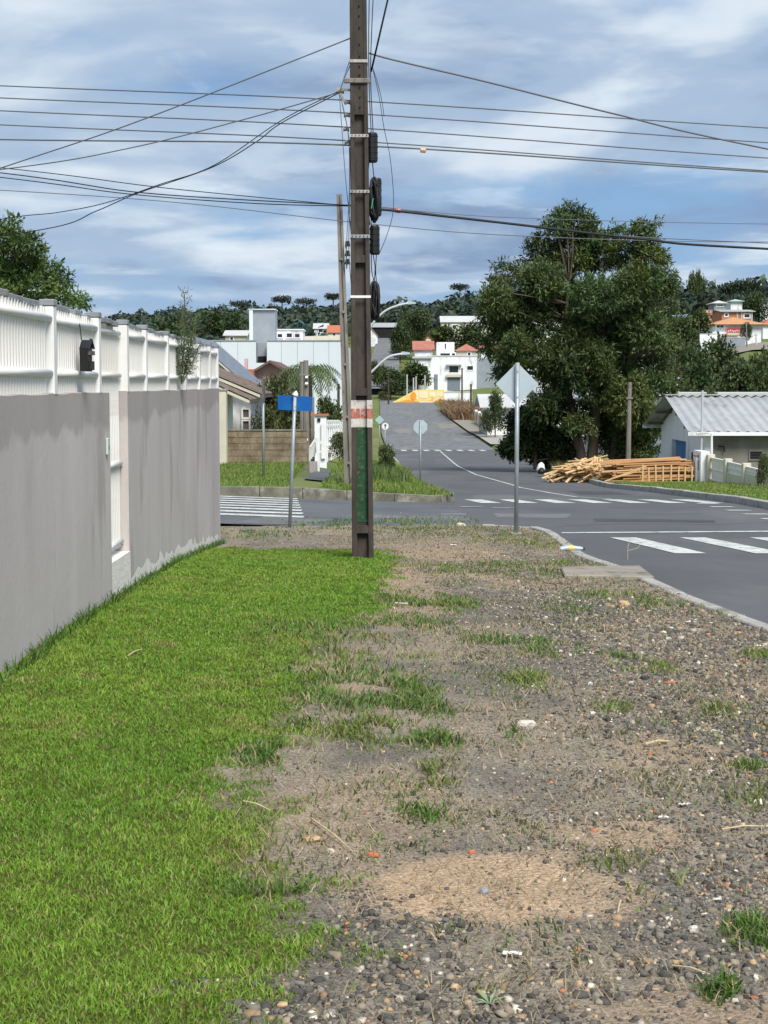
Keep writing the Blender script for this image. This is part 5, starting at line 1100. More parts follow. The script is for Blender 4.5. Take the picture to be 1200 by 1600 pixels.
x0, x1, z0, z1 = rect(390, 430, 484, 545, 150); o = thing('grey_tower', ((x0 + x1) / 2, 152, z0), 'plain grey box tower on the warehouse roof', 'tower'); MB().box(x0, x1, 150, 153, z0 - 3, z1).build('shaft', M['wallg'], o); MB().box(x0, x0 + .35, 149.8, 149.998, z0 - 3, z1 - .05).build('edge_pier', M['wallb'], o); MB().box(x0 - .05, x1 + .05, 149.75, 153.05, z1, z1 + .08).build('cap', M['wallb'], o)
o = house('rooftop_block', 'small white rooftop block with three dark windows beside the tower', 430, 473, 516, 514, 152, 4, 3, 'wallw', 'wallb', 'flat', wins=[(434, 441, 522, 527), (448, 456, 521, 527), (461, 468, 522, 527)], over=.1, cat='building')
x0, x1, z0, z1 = rect(470, 531, 524, 540, 165); tag(MB().poly([(x0, 165, z0 - 6), (x1, 165, z0 - 6), (x1, 165, z1), (x0, 165, z1 - .1)], (0, 12, 0)).build('long_low_building', M['cream'], None, loc=(x0, 165, z0)), 'long low beige building behind the right end of the warehouse', 'building')
# gates and poles along the left pavement
gt = thing('open_gate', P_on(492, 44), 'white iron gate leaf with a triangular brace standing open beside the pavement', 'gate'); GX = -2.0
def gp(px, py, d): return Wp(px, py, d)
b = MB(); b.bar(gp(494, 684, 43), gp(484, 699, 43), .05, .05); b.bar(gp(494, 684, 43), gp(515, 705, 43), .07, .05); b.bar(gp(496, 706, 43), gp(515, 705, 43), .07, .05); b.bar(gp(494, 684, 43), gp(496, 708, 43), .06, .05); b.build('triangular_brace', M['whitep'], gt)
for k in range(5): MB().bar(gp(484 + 2.6 * k, 699 - 3.2 * k + 1, 43), gp(484 + 2.6 * k, 720 - 3.2 * k, 43.1), .045, .03).build('picket', M['whitep'], gt)
MB().bar(gp(497, 707, 43), gp(498, 740, 43), .13, .06).build('gate_board', M['whitep'], gt)
o = thing('gate_pier', P_on(503, 46), 'pale gate pier with a brick-red cap and a small dark niche', 'pier'); x0, x1, z0, z1 = rect(492, 510, 650, 735, 46); MB().box(x0, x1, 46, 46.35, z0 - .3, z1).build('shaft', M['wallw'], o); MB().box(x0 - .12, x1 + .06, 45.95, 46.4, z1, z1 + .06).build('cap', M['terra'], o)
q = Wp(498, 656, 45.99); MB().box(q.x - .04, q.x + .05, 45.96, 46.0, q.z - .05, q.z + .05).build('niche', M['dark'], o); q0 = Wp(503, 680, 45.9); MB().box(q0.x - .02, q0.x + .1, 45.92, 45.98, q0.z - .7, q0.z + .35).build('white_panel', M['whitep'], o)
o = thing('concrete_plinth', P_on(490, 42.6), 'low grey concrete plinth wall under the open gate', 'wall'); MB().poly([gp(466, 752, 42.4), gp(483, 752, 42.4), gp(483, 722, 42.4)], (0, .2, 0)).build('ramp_end', M['kerb_old'], o); x0, x1, z0, z1 = rect(483, 495, 722, 746, 42.8); MB().box(x0, x1, 42.7, 43.2, z0 - .3, z1).build('block', M['kerb'], o)
fn = thing('white_street_fence', P_on(518, 55), 'white board fence running away beside the left pavement', 'fence')
for k in range(12):
    y = 50 + k * 1.5; x = -1.95 + .012 * (y - 50); zg = Hf(x, y)
    MB().box(x - .03, x + .03, y, y + 1.4, zg + .05, zg + 1.05 + .02 * math.sin(k)).build('board', M['wallw'], fn)
    for z in (.4, 1.08, 1.25): MB().box(x + .031, x + .07, y - .05, y + 1.45, zg + z, zg + z + .07).build('rail', M['whitep'], fn)
    MB().box(x - .06, x + .06, y - .1, y - .002, zg - .1, zg + 1.35).build('post', M['whitep'], fn)
o2 = thing('service_pole', P_on(471, 52), 'thinner left one of the two service poles beside the palm', 'pole')
MB().tube([P_on(471, 52, -.2), Wp(472, 566, 52)], [.08, .07], 8).build('shaft', M['pole2'], o2); MB().box(Wp(472, 566, 52).x - .08, Wp(472, 566, 52).x + .08, 51.92, 52.08, Wp(472, 566, 52).z, Wp(472, 566, 52).z + .03).build('cap', M['kerb'], o2)
o = thing('service_pole', P_on(478, 50), 'thicker right service pole with white insulators beside the palm', 'pole')
MB().tube([P_on(478, 50, -.2), Wp(478, 563, 50)], [.11, .08], 8).build('shaft', M['pole2'], o); MB().bar(Wp(468, 585, 49.9), Wp(484, 586, 49.9), .05, .05).build('crossarm', M['pole2'], o)
for py in (590, 600, 688): q = Wp(479, py, 49.85); MB().tube([q + Vector((-.04, 0, 0)), q + Vector((.05, 0, .01))], .05, 7).build('insulator', M['whitep'], o)
o = thing('concrete_post', P_on(489, 47), 'short square concrete post right of the blue sign', 'post'); x0, x1, z0, z1 = rect(486, 491, 622, 735, 47); MB().box(x0, x1, 47, 47.1, z0 - .2, z1).build('shaft', M['pole2'], o); MB().box(x0 - .01, x1 + .01, 46.99, 47.11, z1, z1 + .03).build('cap', M['kerb'], o)
o = thing('thin_lamp', P_on(529, 100), 'thin dark lamp post with a curved arm in front of the warehouse', 'street lamp'); MB().tube(spline([P_on(529, 100), Wp(529, 620, 100), Wp(529, 600, 100)], 4), .09, 7).build('shaft', M['pole'], o); MB().tube(spline([Wp(529, 602, 100), Wp(526, 592, 100), Wp(516, 588, 100), Wp(508, 594, 100)], 5), .03, 6).build('arm', M['lampw'], o)
def lamp(label, d, pts, px):
    o = thing('street_lamp', P_on(px, d), label, 'street lamp'); MB().tube([P_on(px, d, -.2), Wp(pts[0][0], pts[0][1], d)], [.13, .08], 9).build('post', M['lampw'], o, smooth=True); sp = spline([Wp(a, b_, d) for a, b_ in pts], 6); MB().tube(sp, .075 * d / 100, 7).build('arm', M['lampw'], o, smooth=True)
    e = sp[-1]; k = d / 100; MB().poly([e + Vector((-.15, 0, -.08)) * k, e + Vector((.55, 0, -.02)) * k, e + Vector((.5, 0, .1)) * k, e + Vector((0, 0, .16)) * k], (0, .3 * k, 0)).build('lamp_head', M['signback'], o)
lamp('tall street lamp arm curving right behind the utility pole', 100, [(577, 515), (586, 501), (602, 486), (620, 478), (637, 474)], 576)
lamp('second street lamp lower and farther down the avenue', 170, [(576, 586), (585, 577), (600, 563), (612, 556), (628, 553)], 575)
lamp('small leaning lamp above the flat roof on the right', 99, [(1062, 622), (1060, 612), (1056, 598), (1054, 592)], 1062)
# far street: mural wall, white wall, modern building
D = 302; x0, x1, z0, z1 = rect(612, 694, 609, 630, D); xs = Wp(652, 600, D).x; o = thing('mural_wall', ((x0 + x1) / 2, D, z0), 'yellow and orange painted wall with a sloping end at the far street', 'wall')
MB().poly([(x0, D, z0), (x1, D, z0), (x1, D, z1), (xs, D, z1), (xs - .3, D, z1), (x0, D, z0 + .1)], (0, .4, 0)).build('wall', M['yellow'], o)
MB().poly([(x0 + .3, D - .03, z0), (x1, D - .03, z0), (x1, D - .03, z0 + .75), (x0 + 5.2, D - .03, z0 + .35), (x0 + 3, D - .03, z0 + .7)], (0, .02, 0)).build('orange_band', M['moral'], o)
q = Wp(646, 619, D); MB().poly([(q.x + .62 * math.cos(k * .524), D - .06, q.z + .8 * math.sin(k * .524)) for k in range(12)], (0, .02, 0)).build('orange_figure', M['moral'], o)
for a, b_, c_, d_ in ((655, 668, 612, 622), (671, 680, 612, 620), (682, 692, 612, 619), (648, 653, 611, 624)): u = rect(a, b_, c_, d_, D); MB().box(u[0], u[1], D - .05, D - .005, u[2], u[3]).build('pale_patch', M['mwhite'], o)
b = MB(); pp = [Wp(655, 628, D - .1), Wp(676, 628, D - .1), Wp(692, 618, D - .1)]
for a, c_ in zip(pp, pp[1:]): b.bar(a, c_, .05, .16)
b.build('white_line', M['whitep'], o); q = Wp(688, 625, D); MB().tube([(q.x, D - .07, q.z), (q.x, D - .03, q.z)], .2, 9).build('dark_spot', M['dark'], o)
u = rect(694, 738, 613, 636, 300); o = thing('white_boundary_wall', (u[0], 300, u[2]), 'plain white wall right of the yellow mural', 'wall'); MB().box(u[0], u[1], 300, 300.4, u[2] - 1, u[3]).build('wall', M['wallw'], o); MB().box(u[0], u[1], 299.9, 300.5, u[3], u[3] + .12).build('coping', M['wallw'], o)
D = 335; o = thing('modern_white_building', (Wp(715, 600, D).x, D + 8, -1), 'boxy two-storey white building beyond the avenue', 'building')
u = rect(670, 745, 557, 640, D); MB().box(u[0], u[1], D, D + 16, u[2] - 2, u[3]).build('front_block', M['wallw'], o); v_ = rect(745, 800, 560, 640, D); MB().box(v_[0] + .002, v_[1], D + 1, D + 15, v_[2] - 2, v_[3]).build('side_block', M['wallg'], o)
v_ = rect(683, 711, 534, 557, D); MB().box(v_[0], v_[1], D + 3, D + 9, u[3], v_[3]).build('roof_block', M['wallw'], o); MB().box(u[0] - .1, u[1] + .1, D - .1, D + 16.1, u[3], u[3] + .25).build('parapet', M['fibre'], o)
for w_ in ((688, 703, 552, 556, D + 3), (706, 711, 552, 556, D + 3), (695, 697, 537, 545, D + 3), (702, 716, 572, 582, D), (730, 739, 572, 578, D)): window(o, *w_[:4], w_[4], 'wallw', 'glass', .06)
v_ = rect(699, 719, 590, 610, D); MB().box(v_[0], v_[1], D - .06, D - .002, v_[2], v_[3]).build('roller_shutter', M['slate'], o); v_ = rect(697, 721, 569, 571, D); MB().box(v_[0], v_[1], D - .9, D - .002, v_[2], v_[3]).build('canopy', M['fibre'], o); v_ = rect(697, 721, 585, 589, D); MB().box(v_[0], v_[1], D - .7, D - .002, v_[2], v_[3]).build('balcony', M['cream'], o)
v_ = rect(678, 684, 585, 612, D); MB().box(v_[0], v_[1], D - .04, D - .002, v_[2], v_[3]).build('blue_panel', M['slate'], o)
house('red_roofed_house', 'red-tiled house left of the modern white building', 648, 676, 546, 533, 345, 9, None, 'wallw', 'redtile', 'gable', 'x', [(652, 656, 562, 570), (664, 668, 562, 570)])
house('red_roofed_house', 'red-tiled house right of the white roof block', 713, 746, 548, 537, 352, 9, None, 'cream', 'redtile', 'hip', 'x', [(731, 735, 551, 558)])
house('corner_shop', 'low white building at the foot of the red-tiled house', 648, 672, 560, 557, 330, 8, None, 'wallw', 'fibre', 'flat', wins=[(652, 658, 572, 580), (662, 668, 572, 580)], cat='building')
house('hilltop_hall', 'long white building with pale roof on the wooded hilltop', 690, 772, 503, 493, 560, 14, None, 'cream', 'fibre', 'gable', 'x', [(707, 713, 508, 513), (728, 734, 508, 513), (738, 744, 508, 513), (750, 756, 508, 513)], cat='hall')
house('hill_shed', 'grey-roofed open shed at the top of the hill street', 574, 619, 511, 504, 600, 12, None, 'dark', 'zinc', 'gable', 'x', [], cat='shed')
house('small_brick_house', 'tiny red-roofed house beside the hill street', 570, 590, 524, 512, 560, 8, None, 'wallw', 'terra', 'gable', 'y', [])
house('hill_shed', 'white shed with pale roof left of the leaning pole on the hill', 491, 512, 513, 505, 560, 8, None, 'wallw', 'fibre', 'gable', 'x', [(498, 504, 514, 519)], cat='shed')
house('white_cottage', 'white house under the tree beside the diamond sign', 762, 850, 634, 618, 168, 9, None, 'wallw', 'fibre', 'gable', 'x', [(768, 771, 645, 655), (784, 789, 642, 650), (795, 799, 642, 650)], .9)
house('white_long_house', 'long white house half hidden behind the tall tree', 820, 1030, 588, 572, 200, 10, None, 'wallw', 'fibre', 'gable', 'x', [(860, 870, 598, 610), (950, 960, 598, 610)])
house('white_lower_house', 'low white house glimpsed under the tall tree crown', 850, 960, 622, 610, 120, 9, None, 'wallw', 'zinc', 'gable', 'x', [(935, 945, 635, 650)])
house('pink_low_house', 'pinkish wall of a house behind the thin grey pole', 955, 1010, 640, 632, 110, 8, None, 'pink', 'brownroof', 'gable', 'x', [(965, 972, 646, 655)])
o = thing('beige_fence', Wp(742, 660, 178), 'beige fence wall with orange ornaments on the far pavement', 'fence')
for k in range(6):
    y = 205 - k * 6; x = float(Rx(y)) + 2.6; zg = Hf(x, y); MB().box(x, x + .2, y - 5.8, y, zg - .2, zg + 1.6).build('panel', M['cream'], o); MB().box(x - .04, x - .001, y - 4.6, y - 1.2, zg + .5, zg + 1.2).build('ornament', M['orange'], o); MB().box(x - .08, x + .28, y - .18, y + .18, zg - .2, zg + 1.8).build('pillar', M['wallw'], o)
def flatpatch(name, m, pts, dz=.05, n=10):
    V = []
    for i in range(n + 1):
        for j in range(4):
            a = [p0 + (p1 - p0) * i / n for p0, p1 in zip(pts[0], pts[3])]; c_ = [p0 + (p1 - p0) * i / n for p0, p1 in zip(pts[1], pts[2])]; x = a[0] + (c_[0] - a[0]) * j / 3; y = a[1] + (c_[1] - a[1]) * j / 3; V.append((x, y, Hf(x, y) + dz))
    i = np.arange(len(V)).reshape(-1, 4); return tag(np_obj(name, V, np.stack([i[:-1, :-1], i[:-1, 1:], i[1:, 1:], i[1:, :-1]], -1).reshape(-1, 4), m), kind='structure')
flatpatch('far_pavement', M['slab'], [(float(Rx(165)) + .2, 165), (float(Rx(165)) + 2.5, 165), (float(Rx(235)) + 2.5, 235), (float(Rx(235)) + .2, 235)])
flatpatch('driveway', M['kerb'], [(float(Rx(140)) + .2, 142), (float(Rx(140)) + 3.6, 142), (float(Rx(165)) + 3.2, 164.9), (float(Rx(165)) + .2, 164.9)])
flatpatch('roadside_lawn', M['verge'], [(8.45, 34), (12.3, 34), (12.3, 57), (8.45, 57)], .03)
flatpatch('corner_lawn', M['verge'], [(-14, 36.58), (-2.4, 36.58), (-2.4, 46), (-14, 46)], .012)
flatpatch('island_lawn', M['verge'], [(-1.6, 36.6), (1.55, 36.9), (.9, 92), (-1.0, 92)], .02, 30)
flatpatch('corner_earth', M['earth'], [(-12, 22.62), (-2.5, 22.62), (-2.5, 26.38), (-12, 26.38)], .0)
flatpatch('pavement', M['asphalt2'], [(-2.05, 39.4), (-.6, 39.4), (-.5, 44), (-1.9, 44)], .03)
def grassy(name, label, n, xf, y0, y1, col, hh=.12, wd=.02, seed=1, mask=None):
    rng = np.random.default_rng(seed); Y = rng.uniform(y0, y1, n); lo, hi = xf(Y); X = lo + (hi - lo) * rng.random(n)
    t_ = fbm(X * 1.2, Y * .9, seed + 80)[:, None]; c = np.array(col[0]) * (1 - t_) + np.array(col[1]) * t_; c = c * rng.uniform(.7, 1.3, (n, 1))
    p, f, cs = blades(X, Y, rng.uniform(.4, 1, n) * hh * (.5 + t_[:, 0]), rng.uniform(.6, 1, n) * wd, rng.uniform(.2, 1, n), c, z0=H(X, Y) + .0); tag(np_obj(name, p, f, M['grass'], cols=cs), label, 'grass', kind='stuff')
gcol = ((.10, .19, .03), (.24, .27, .07))
grassy('corner_grass', 'mown grass before the block wall', 22000, lambda Y: (-9 + 0 * Y, -2.3 + 0 * Y), 36.6, 45.9, gcol, .10, .022, 2)
grassy('island_grass', 'rough grass on the island left of the avenue', 24000, lambda Y: (-1.5 + 0 * Y, Lx(Y) - .05), 36.6, 75, gcol, .16, .03, 3)
grassy('roadside_grass', 'grass in front of the white garden fence', 14000, lambda Y: (8.5 + 0 * Y, 12.2 + 0 * Y), 34, 57, gcol, .10, .03, 4)
grassy('island_tall_grass', 'tall clump of grass on the island', 1500, lambda Y: (-.5 + 0 * Y, .7 + 0 * Y), 43, 52, ((.08, .14, .035), (.15, .2, .06)), .5, .03, 6)
grassy('dry_shrubs', 'dry brown scrub beside the far road', 6000, lambda Y: (Rx(Y) + .2, Rx(Y) + 5), 215, 262, ((.22, .14, .08), (.30, .2, .11)), 2.0, .22, 5)
grassy('dry_verge', 'dry cut branches on the verge under the bush', 3000, lambda Y: (Rx(Y) - .4, Rx(Y) + 1.6), 66, 84, ((.2, .16, .08), (.12, .14, .05)), .6, .04, 7)
# hillside houses on the right
oh = house('orange_roofed_house', 'house with a broad orange tiled roof and red board on the hillside', 1117, 1190, 507, 494, 345, 12, None, 'wallw', 'orange', 'hip', 'x', [(1120, 1124, 508, 513), (1126, 1130, 508, 513)], 1.2)
D = 344; u = rect(1133, 1158, 513, 525, D); bo = MB().box(u[0], u[1], D - .25, D - .1, u[2], u[3]).build('red_board', M['red'], oh); b = MB(); rnd = random.Random(9)
for k in range(7): x = u[0] + .5 + k * .42; zc_ = (u[2] + u[3]) / 2 + .25; b.bar((x, D - .28, zc_ - rnd.uniform(.1, .35)), (x + .2, D - .28, zc_ + rnd.uniform(.1, .35)), .05, .14)
b.bar((u[0] + .4, D - .28, zc_ - .1), (u[0] + 3.2, D - .28, zc_ + .12), .05, .14); b.build('white_script', M['paper'], bo); v_ = rect(1136, 1156, 520, 524, D); MB().box(v_[0], v_[1], D - .28, D - .252, v_[2], v_[3]).build('pale_picture', M['cream'], bo)
v_ = rect(1110, 1132, 519, 521, D); MB().box(v_[0], v_[1], D - 2.2, D + .2, v_[2] - .2, v_[3]).build('balcony', M['wallw'], oh)
for k in range(9): x = v_[0] + .1 + k * (v_[1] - v_[0] - .2) / 8; MB().box(x - .04, x + .04, D - 2.2, D - 2.1, v_[3], v_[3] + .8).build('baluster', M['teal'], oh)
MB().box(v_[0], v_[1], D - 2.22, D - 2.08, v_[3] + .8, v_[3] + .9).build('balcony_rail', M['teal'], oh)
bh_ = house('brick_building', 'unplastered orange brick building above the orange-roofed house', 1128, 1176, 487, 483, 375, 12, None, 'brick', 'zinc', 'gable', 'x', [(1133, 1137, 490, 494), (1163, 1171, 491, 496)], .6, 'building')
for px in (1152, 1159, 1175): q = Wp(px, 490, 374.9); MB().box(q.x - .15, q.x + .15, 374.85, 374.99, q.z - 3, q.z + .8).build('concrete_column', M['fibre'], bh_)
o = thing('red_billboard', P_on(1103, 372), 'red hillside billboard with a pale strip of lettering', 'billboard'); u = rect(1093, 1113, 484, 492, 372); MB().box(u[0], u[1], 371.8, 372, u[2], u[3]).build('board', M['redband'], o); u2 = rect(1098, 1111, 486, 489, 372); b = MB()
for k in range(6): x = u2[0] + (u2[1] - u2[0]) * k / 6; b.box(x, x + .24, 371.7, 371.79, u2[2], u2[3])
b.build('lettering', M['paper'], o)
for f in (.2, .8): x = u[0] + (u[1] - u[0]) * f; MB().box(x - .12, x + .12, 372.01, 372.2, Hf(x, 372) - .5, u[3] - .1).build('leg', M['pole2'], o)
house('dark_red_roof_house', 'low house with dark red sloping roof below the red billboard', 1094, 1112, 508, 494, 362, 8, None, 'wallw', 'redtile', 'gable', 'x', [])
house('hill_pavilion', 'pale pyramid-roofed pavilion on the hillside', 1116, 1134, 474, 469, 450, 8, None, 'wallg', 'fibre', 'hip', 'x', [(1120, 1130, 476, 478)], .8, 'pavilion')
house('hill_pavilion', 'pale roofed house at the wood edge beside the araucarias', 1142, 1160, 471, 467, 470, 8, None, 'wallw', 'teal', 'hip', 'x', [], .8, 'house')
house('white_hill_house', 'white building with flat dark roof at the right edge of the hilltop', 1188, 1215, 469, 467, 480, 10, None, 'wallw', 'slate', 'flat', wins=[(1193, 1199, 472, 475)], over=.8)
house('white_hill_house', 'white house behind the dark tree at the right edge of the hillside', 1192, 1220, 508, 498, 370, 9, None, 'wallw', 'redtile', 'hip', 'x', [], .6)
for a, b_, c_, d_, D, lb in ((1046, 1082, 527, 542, 300, 'white garden wall on the hillside right of the tall tree'), (1093, 1122, 522, 536, 318, 'white garden wall below the balcony of the orange-roofed house'), (1135, 1165, 528, 540, 320, 'grey terrace wall under the red board')):
    u = rect(a, b_, c_, d_, D); g = Hf((u[0] + u[1]) / 2, D); o = thing('garden_wall', ((u[0] + u[1]) / 2, D, g), lb, 'wall'); MB().box(u[0], u[1], D, D + .4, g - 1, u[3]).build('wall', M['wallw'] if 'white' in lb else M['wallg'], o); MB().box(u[0] - .05, u[1] + .05, D - .06, D + .46, u[3], u[3] + .12).build('coping', M['fibre'], o)
ribbon('hillside_road', M['slab'], np.arange(296, 330, 3.), lambda y: 62 + (y - 296) * .5, lambda y: 96, lambda x, y: Hf(x, y) + .25, 8)
for i, (px, py0, py1, D) in enumerate(((1092, 500, 540, 315), (1166, 503, 548, 312), (1181, 521, 540, 318))): o = thing('hillside_pole', P_on(px, D), ('dark pole left of the white hillside garden wall', 'concrete power pole in front of the orange-roofed house', 'pale post at the right of the hillside road')[i], 'pole'); MB().tube([P_on(px, D, -.2), Wp(px, py0, D)], [.18, .12], 7).build('shaft', M[('pole', 'pole2', 'lampw')[i]], o); MB().bar(Wp(px - 3, py0 + 3, D), Wp(px + 3, py0 + 3, D), .1, .1).build('crossarm', M['pole2'], o)
for i, (px, py, D) in enumerate(((607, 580, 290), (636, 585, 310), (646, 590, 312), (650, 588, 312), (664, 586, 315), (722, 575, 290), (736, 600, 230))): o = thing('far_pole', P_on(px, D), ('thin dark pole left of the far street trees', 'pale pole above the sloping end of the mural', 'left one of two thin poles behind the mural', 'right one of two thin poles behind the mural', 'white pole behind the mural centre', 'dark pole in front of the modern white building', 'dark post beside the dry scrub')[i], 'pole'); MB().tube([P_on(px, D, -.2), Wp(px, py, D)], [.17, .13], 6).build('shaft', M['lampw'] if i in (1, 2, 3, 4) else M['pole'], o); MB().bar(Wp(px - 2, py + 2, D), Wp(px + 2, py + 2, D), .08, .08).build('crossarm', M['pole2'], o)

for nm, lb, *a in (('roadside_house', 'white house with terracotta roof below the hilltop hall', 752, 790, 545, 534, 380, 9, None, 'wallw', 'redtile', 'gable', 'x', [(758, 763, 550, 556), (772, 777, 550, 556)]),
                   ('roadside_house', 'small orange gabled house above the red-tiled house', 664, 676, 530, 522, 400, 7, None, 'orange', 'brownroof', 'gable', 'y', [(668, 671, 532, 536)]),
                   ('roadside_house', 'cream house with grey roof far left behind the fence top', 352, 384, 524, 516, 330, 9, None, 'cream', 'fibre', 'gable', 'x', [(360, 364, 527, 531)]),
                   ('roadside_house', 'pale house with brick-red roof between the poles on the hill', 513, 540, 519, 508, 480, 9, None, 'wallw', 'terra', 'gable', 'x', [(520, 524, 521, 525)]),
                   ('roadside_house', 'grey-walled house right of the modern white building', 778, 815, 556, 545, 350, 9, None, 'wallg', 'zinc', 'gable', 'x', [(783, 788, 562, 570)]),
                   ('roadside_house', 'pale house with red roof glimpsed through the tall tree crown', 835, 880, 500, 490, 430, 9, None, 'wallw', 'redtile', 'gable', 'x', [(850, 856, 504, 508)]),
                   ('roadside_house', 'low white house beside the mural end of the far street', 560, 588, 614, 606, 340, 8, None, 'wallw', 'slate', 'gable', 'x', [(570, 575, 618, 623)])):
    house(nm, lb, *a)
# ------------------------------------------------------------------ slab and litter on the verge
def ground_at(px, py):
    d = 3.5
    for _ in range(60):
        q = Wp(px, py, d); g = float(zn(q.x, d))
        if q.z <= g + .001: break
        d += max(.01, (q.z - g) * 3)
    return Vector((q.x, d, g))
c4 = [ground_at(882, 903), ground_at(1022, 905), ground_at(1000, 888), ground_at(876, 890)]; zt = max(p.z for p in c4[:2]) + .03
o = thing('drain_slab', (sum(c4, Vector()) / 4), 'flat concrete drain cover slab beside the kerb', 'slab'); MB().poly([Vector((p.x, p.y, p.z - .10)) for p in c4], (0, 0, .135)).build('slab', M['slab'], o, bevel=.012)
def rock(name, label, px, py, sx_, sy_, sz_, m, rz, cat='stone'):
    g = ground_at(px, py); rng = np.random.default_rng(px + py); import bmesh
    bm = bmesh.new(); bmesh.ops.create_icosphere(bm, subdivisions=2, radius=.5)
    for v in bm.verts: k = 1 + rng.uniform(-.13, .13); v.co = Vector((math.copysign(abs(v.co.x * 2) ** .75 / 2, v.co.x) * sx_ * k, math.copysign(abs(v.co.y * 2) ** .75 / 2, v.co.y) * sy_ * k, math.copysign(abs(v.co.z * 2) ** .75 / 2, v.co.z) * sz_ * k))
    me = bpy.data.meshes.new(name); bm.to_mesh(me); bm.free(); me.materials.append(M[m]); ob = bpy.data.objects.new(name, me); COL.objects.link(ob); ob.location = g + Vector((0, 0, sz_ * .32)); ob.rotation_euler = (rng.uniform(-.1, .1), rng.uniform(-.1, .1), rz); return tag(ob, label, cat)
rock('stone', 'pale cream stone lying in the middle of the gravel', 823, 1138, .105, .06, .05, 'rock_w', .1)
rock('stone', 'flat tan stone at the lawn edge near the bottom', 487, 1315, .07, .05, .025, 'rock_t', .4)
rock('stone', 'small white stone beside the flat tan stone', 517, 1333, .028, .022, .02, 'rock_w', .4)
rock('brick_shard', 'small red brick shard right of the dry twig', 582, 1340, .05, .02, .018, 'brickbit', -.3, 'brick piece')
rock('brick_shard', 'orange brick chip on the gravel above the sandy patch', 737, 1333, .024, .02, .016, 'brickbit', .3, 'brick piece')
rock('brick_shard', 'orange brick chip at the right edge of the sandy patch', 1136, 1386, .032, .016, .014, 'brickbit', .1, 'brick piece')
rock('stone', 'pinkish stone near the bottom centre', 873, 1560, .03, .022, .018, 'rock_t', .5)
rock('stone', 'pale round stone at the right of the sandy patch', 1083, 1474, .032, .026, .024, 'rock_w', .3)
rock('stone', 'dark stone lying alone on the sandy patch', 757, 1400, .032, .022, .02, 'cap', .5)
rock('stone', 'white stone on the upper part of the sandy patch', 881, 1377, .018, .016, .014, 'paper', .2)
rock('stone', 'white stone in the right-hand gravel under the grass tuft', 922, 1070, .028, .02, .02, 'paper', .2)
rock('stone', 'brown clod beside the yellowish grass near the kerb', 975, 948, .10, .07, .07, 'rock_t', .2)
rock('brick_shard', 'reddish flat brick piece below the right grass tuft', 1046, 1068, .07, .04, .02, 'brickbit', .2, 'brick piece')
rock('stone', 'pale rubble lump on the strip left of the diamond sign', 720, 822, .16, .09, .07, 'rock_w', .2)
for px, py, sx_, sy_, rz, lb in ((627, 945, .13, .03, -.5, 'crumpled white paper strip at the lawn edge'), (708, 853, .09, .05, .2, 'white paper scrap near the foot of the pole'), (800, 1515, .055, .022, -.1, 'white plastic scrap near the bottom of the gravel'), (1075, 974, .05, .03, .1, 'white scrap near the kerb, left one'), (1111, 976, .04, .03, .3, 'white scrap near the kerb, right one'), (1187, 1012, .04, .03, .3, 'white scrap at the right edge by the kerb'), (1037, 1282, .04, .02, 0, 'white scrap in the gravel at the right'), (1070, 1262, .045, .02, .4, 'white and pink scrap at the far right of the gravel'), (1102, 1452, .02, .008, 0, 'tiny white strip in the lower right gravel'), (1030, 937, .06, .03, .2, 'white scrap in the yellow grass behind the slab')):
    g = ground_at(px, py); V = []; rng = np.random.default_rng(px)
    for i in range(6):
        for j in range(4): V.append(((i / 5 - .5) * sx_, (j / 3 - .5) * sy_, .012 + rng.uniform(0, .25) * min(sx_, sy_)))
    i = np.arange(24).reshape(6, 4); ob = np_obj('paper_scrap', np.array(V), np.stack([i[:-1, :-1], i[:-1, 1:], i[1:, 1:], i[1:, :-1]], -1).reshape(-1, 4), M['paper']); ob.location = g; ob.rotation_euler = (0, 0, rz); tag(ob, lb, 'litter')
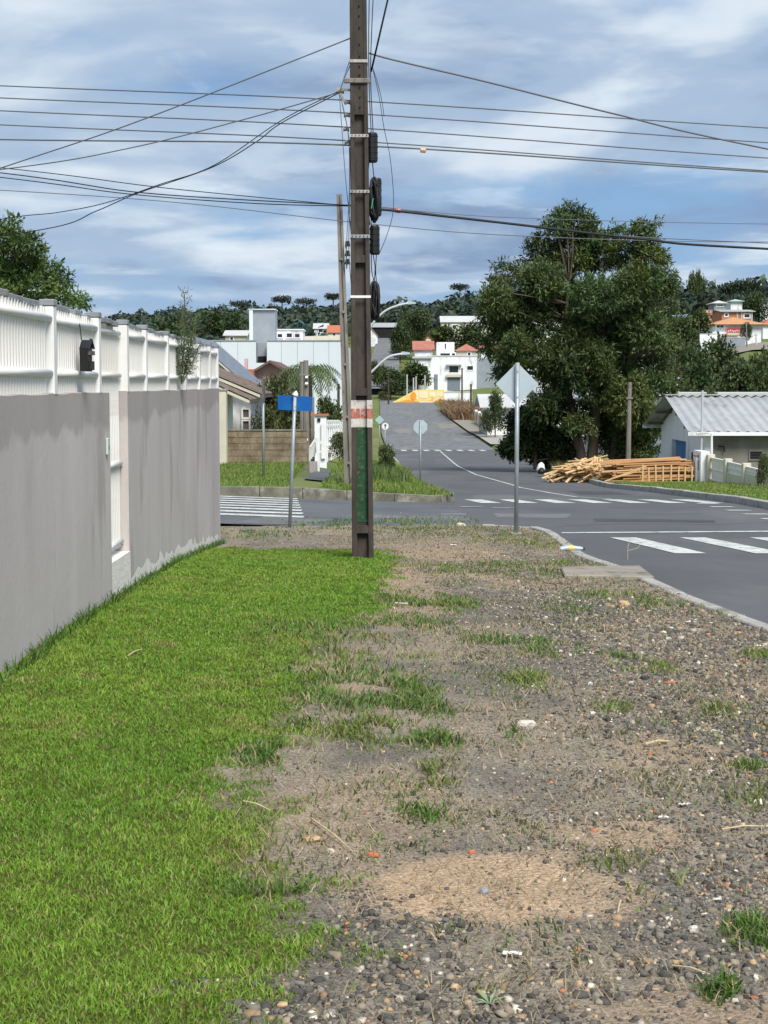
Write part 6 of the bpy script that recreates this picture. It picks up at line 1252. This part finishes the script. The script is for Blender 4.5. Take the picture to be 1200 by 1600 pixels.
for p0, p1, r, lb, m_ in (((1008, 1169), (1046, 1164), .006, 'short pale stick lying in the right-hand gravel', 'stick'), ((487, 1285), (560, 1345), .0035, 'long dry twig beside the flat tan stone', 'stick'), ((380, 1258), (422, 1272), .0035, 'dry stalk at the edge of the lawn', 'stick'), ((1050, 1540), (1110, 1555), .003, 'thin dry stalk in the lower right gravel', 'stick'), ((970, 1420), (965, 1440), .003, 'bent dry stem right of the sandy patch', 'stick'), ((1128, 1302), (1195, 1298), .003, 'dry stalk at the far right of the gravel', 'stick'), ((200, 1028), (222, 1018), .004, 'dry curl of grass on the lawn', 'stick'), ((665, 1478), (682, 1498), .003, 'thin dry stem left of the white plastic scrap', 'stick')):
    a, c_ = ground_at(*p0), ground_at(*p1); up = Vector((0, 0, r + .012)); tag(MB().tube([a + up, a.lerp(c_, .5) + up * 1.5, c_ + up], [r, r, r * .6], 6).build('stick', M[m_], None, loc=a), lb, 'stick')
# crushed can or bottle at the kerb
a = ground_at(892, 862); o = thing('plastic_bottle', a, 'crumpled plastic bottle with yellow label beside the kerb', 'bottle'); ax = Vector((.26, -.04, 0))
MB().tube([a + Vector((-.14, 0, .035)), a + Vector((-.05, 0, .05)), a + Vector((-.04, 0, .05))], [.034, .034, .03], 8).build('body', M['signback'], o); MB().tube([a + Vector((-.04, 0, .05)), a + Vector((.05, -.01, .05))], .032, 8).build('label_sleeve', M['yellow'], o); MB().tube([a + Vector((.05, -.01, .05)), a + Vector((.12, -.02, .045)), a + Vector((.16, -.02, .045))], [.03, .028, .014], 8).build('neck', M['signback'], o); MB().tube([a + Vector((.16, -.02, .045)), a + Vector((.185, -.02, .045))], .018, 8).build('bottle_cap', M['blackp'], o)
# broad-leaved weed near the bottom
a = ground_at(765, 1592); o = thing('broadleaf_weed', a, 'pale grey-green broad-leaved weed at the bottom edge', 'plant'); rng = np.random.default_rng(2)
for k in range(7):
    t = k / 7 * 6.28 + .3; ln = rng.uniform(.04, .07); d_ = Vector((math.cos(t), math.sin(t), .55)); sd_ = Vector((-math.sin(t), math.cos(t), 0)); w_ = ln * .13
    MB().add([a, a + d_ * ln * .45 + sd_ * w_, a + d_ * ln - Vector((0, 0, ln * .2)), a + d_ * ln * .45 - sd_ * w_], [(0, 1, 2), (0, 2, 3)]).build('leaf', mat('weed_leaf', (.20, .27, .14), (.26, .33, .2), 20, rough=.7) if k == 0 else bpy.data.materials['weed_leaf'], o)
a = ground_at(1000, 880); a = Vector((3.25, 20.4, float(RP(20.4)))); o = thing('dry_stem', a, 'thin dry weed stem rising at the road edge by the slab', 'plant'); MB().tube([a, a + Vector((.0, 0, .18)), a + Vector((.03, 0, .26))], .004, 5).build('stem', M['stick'], o); MB().tube([a + Vector((0, 0, .12)), a + Vector((.14, 0, .16)), a + Vector((.16, 0, .2))], .003, 5).build('side_stem', M['stick'], o)
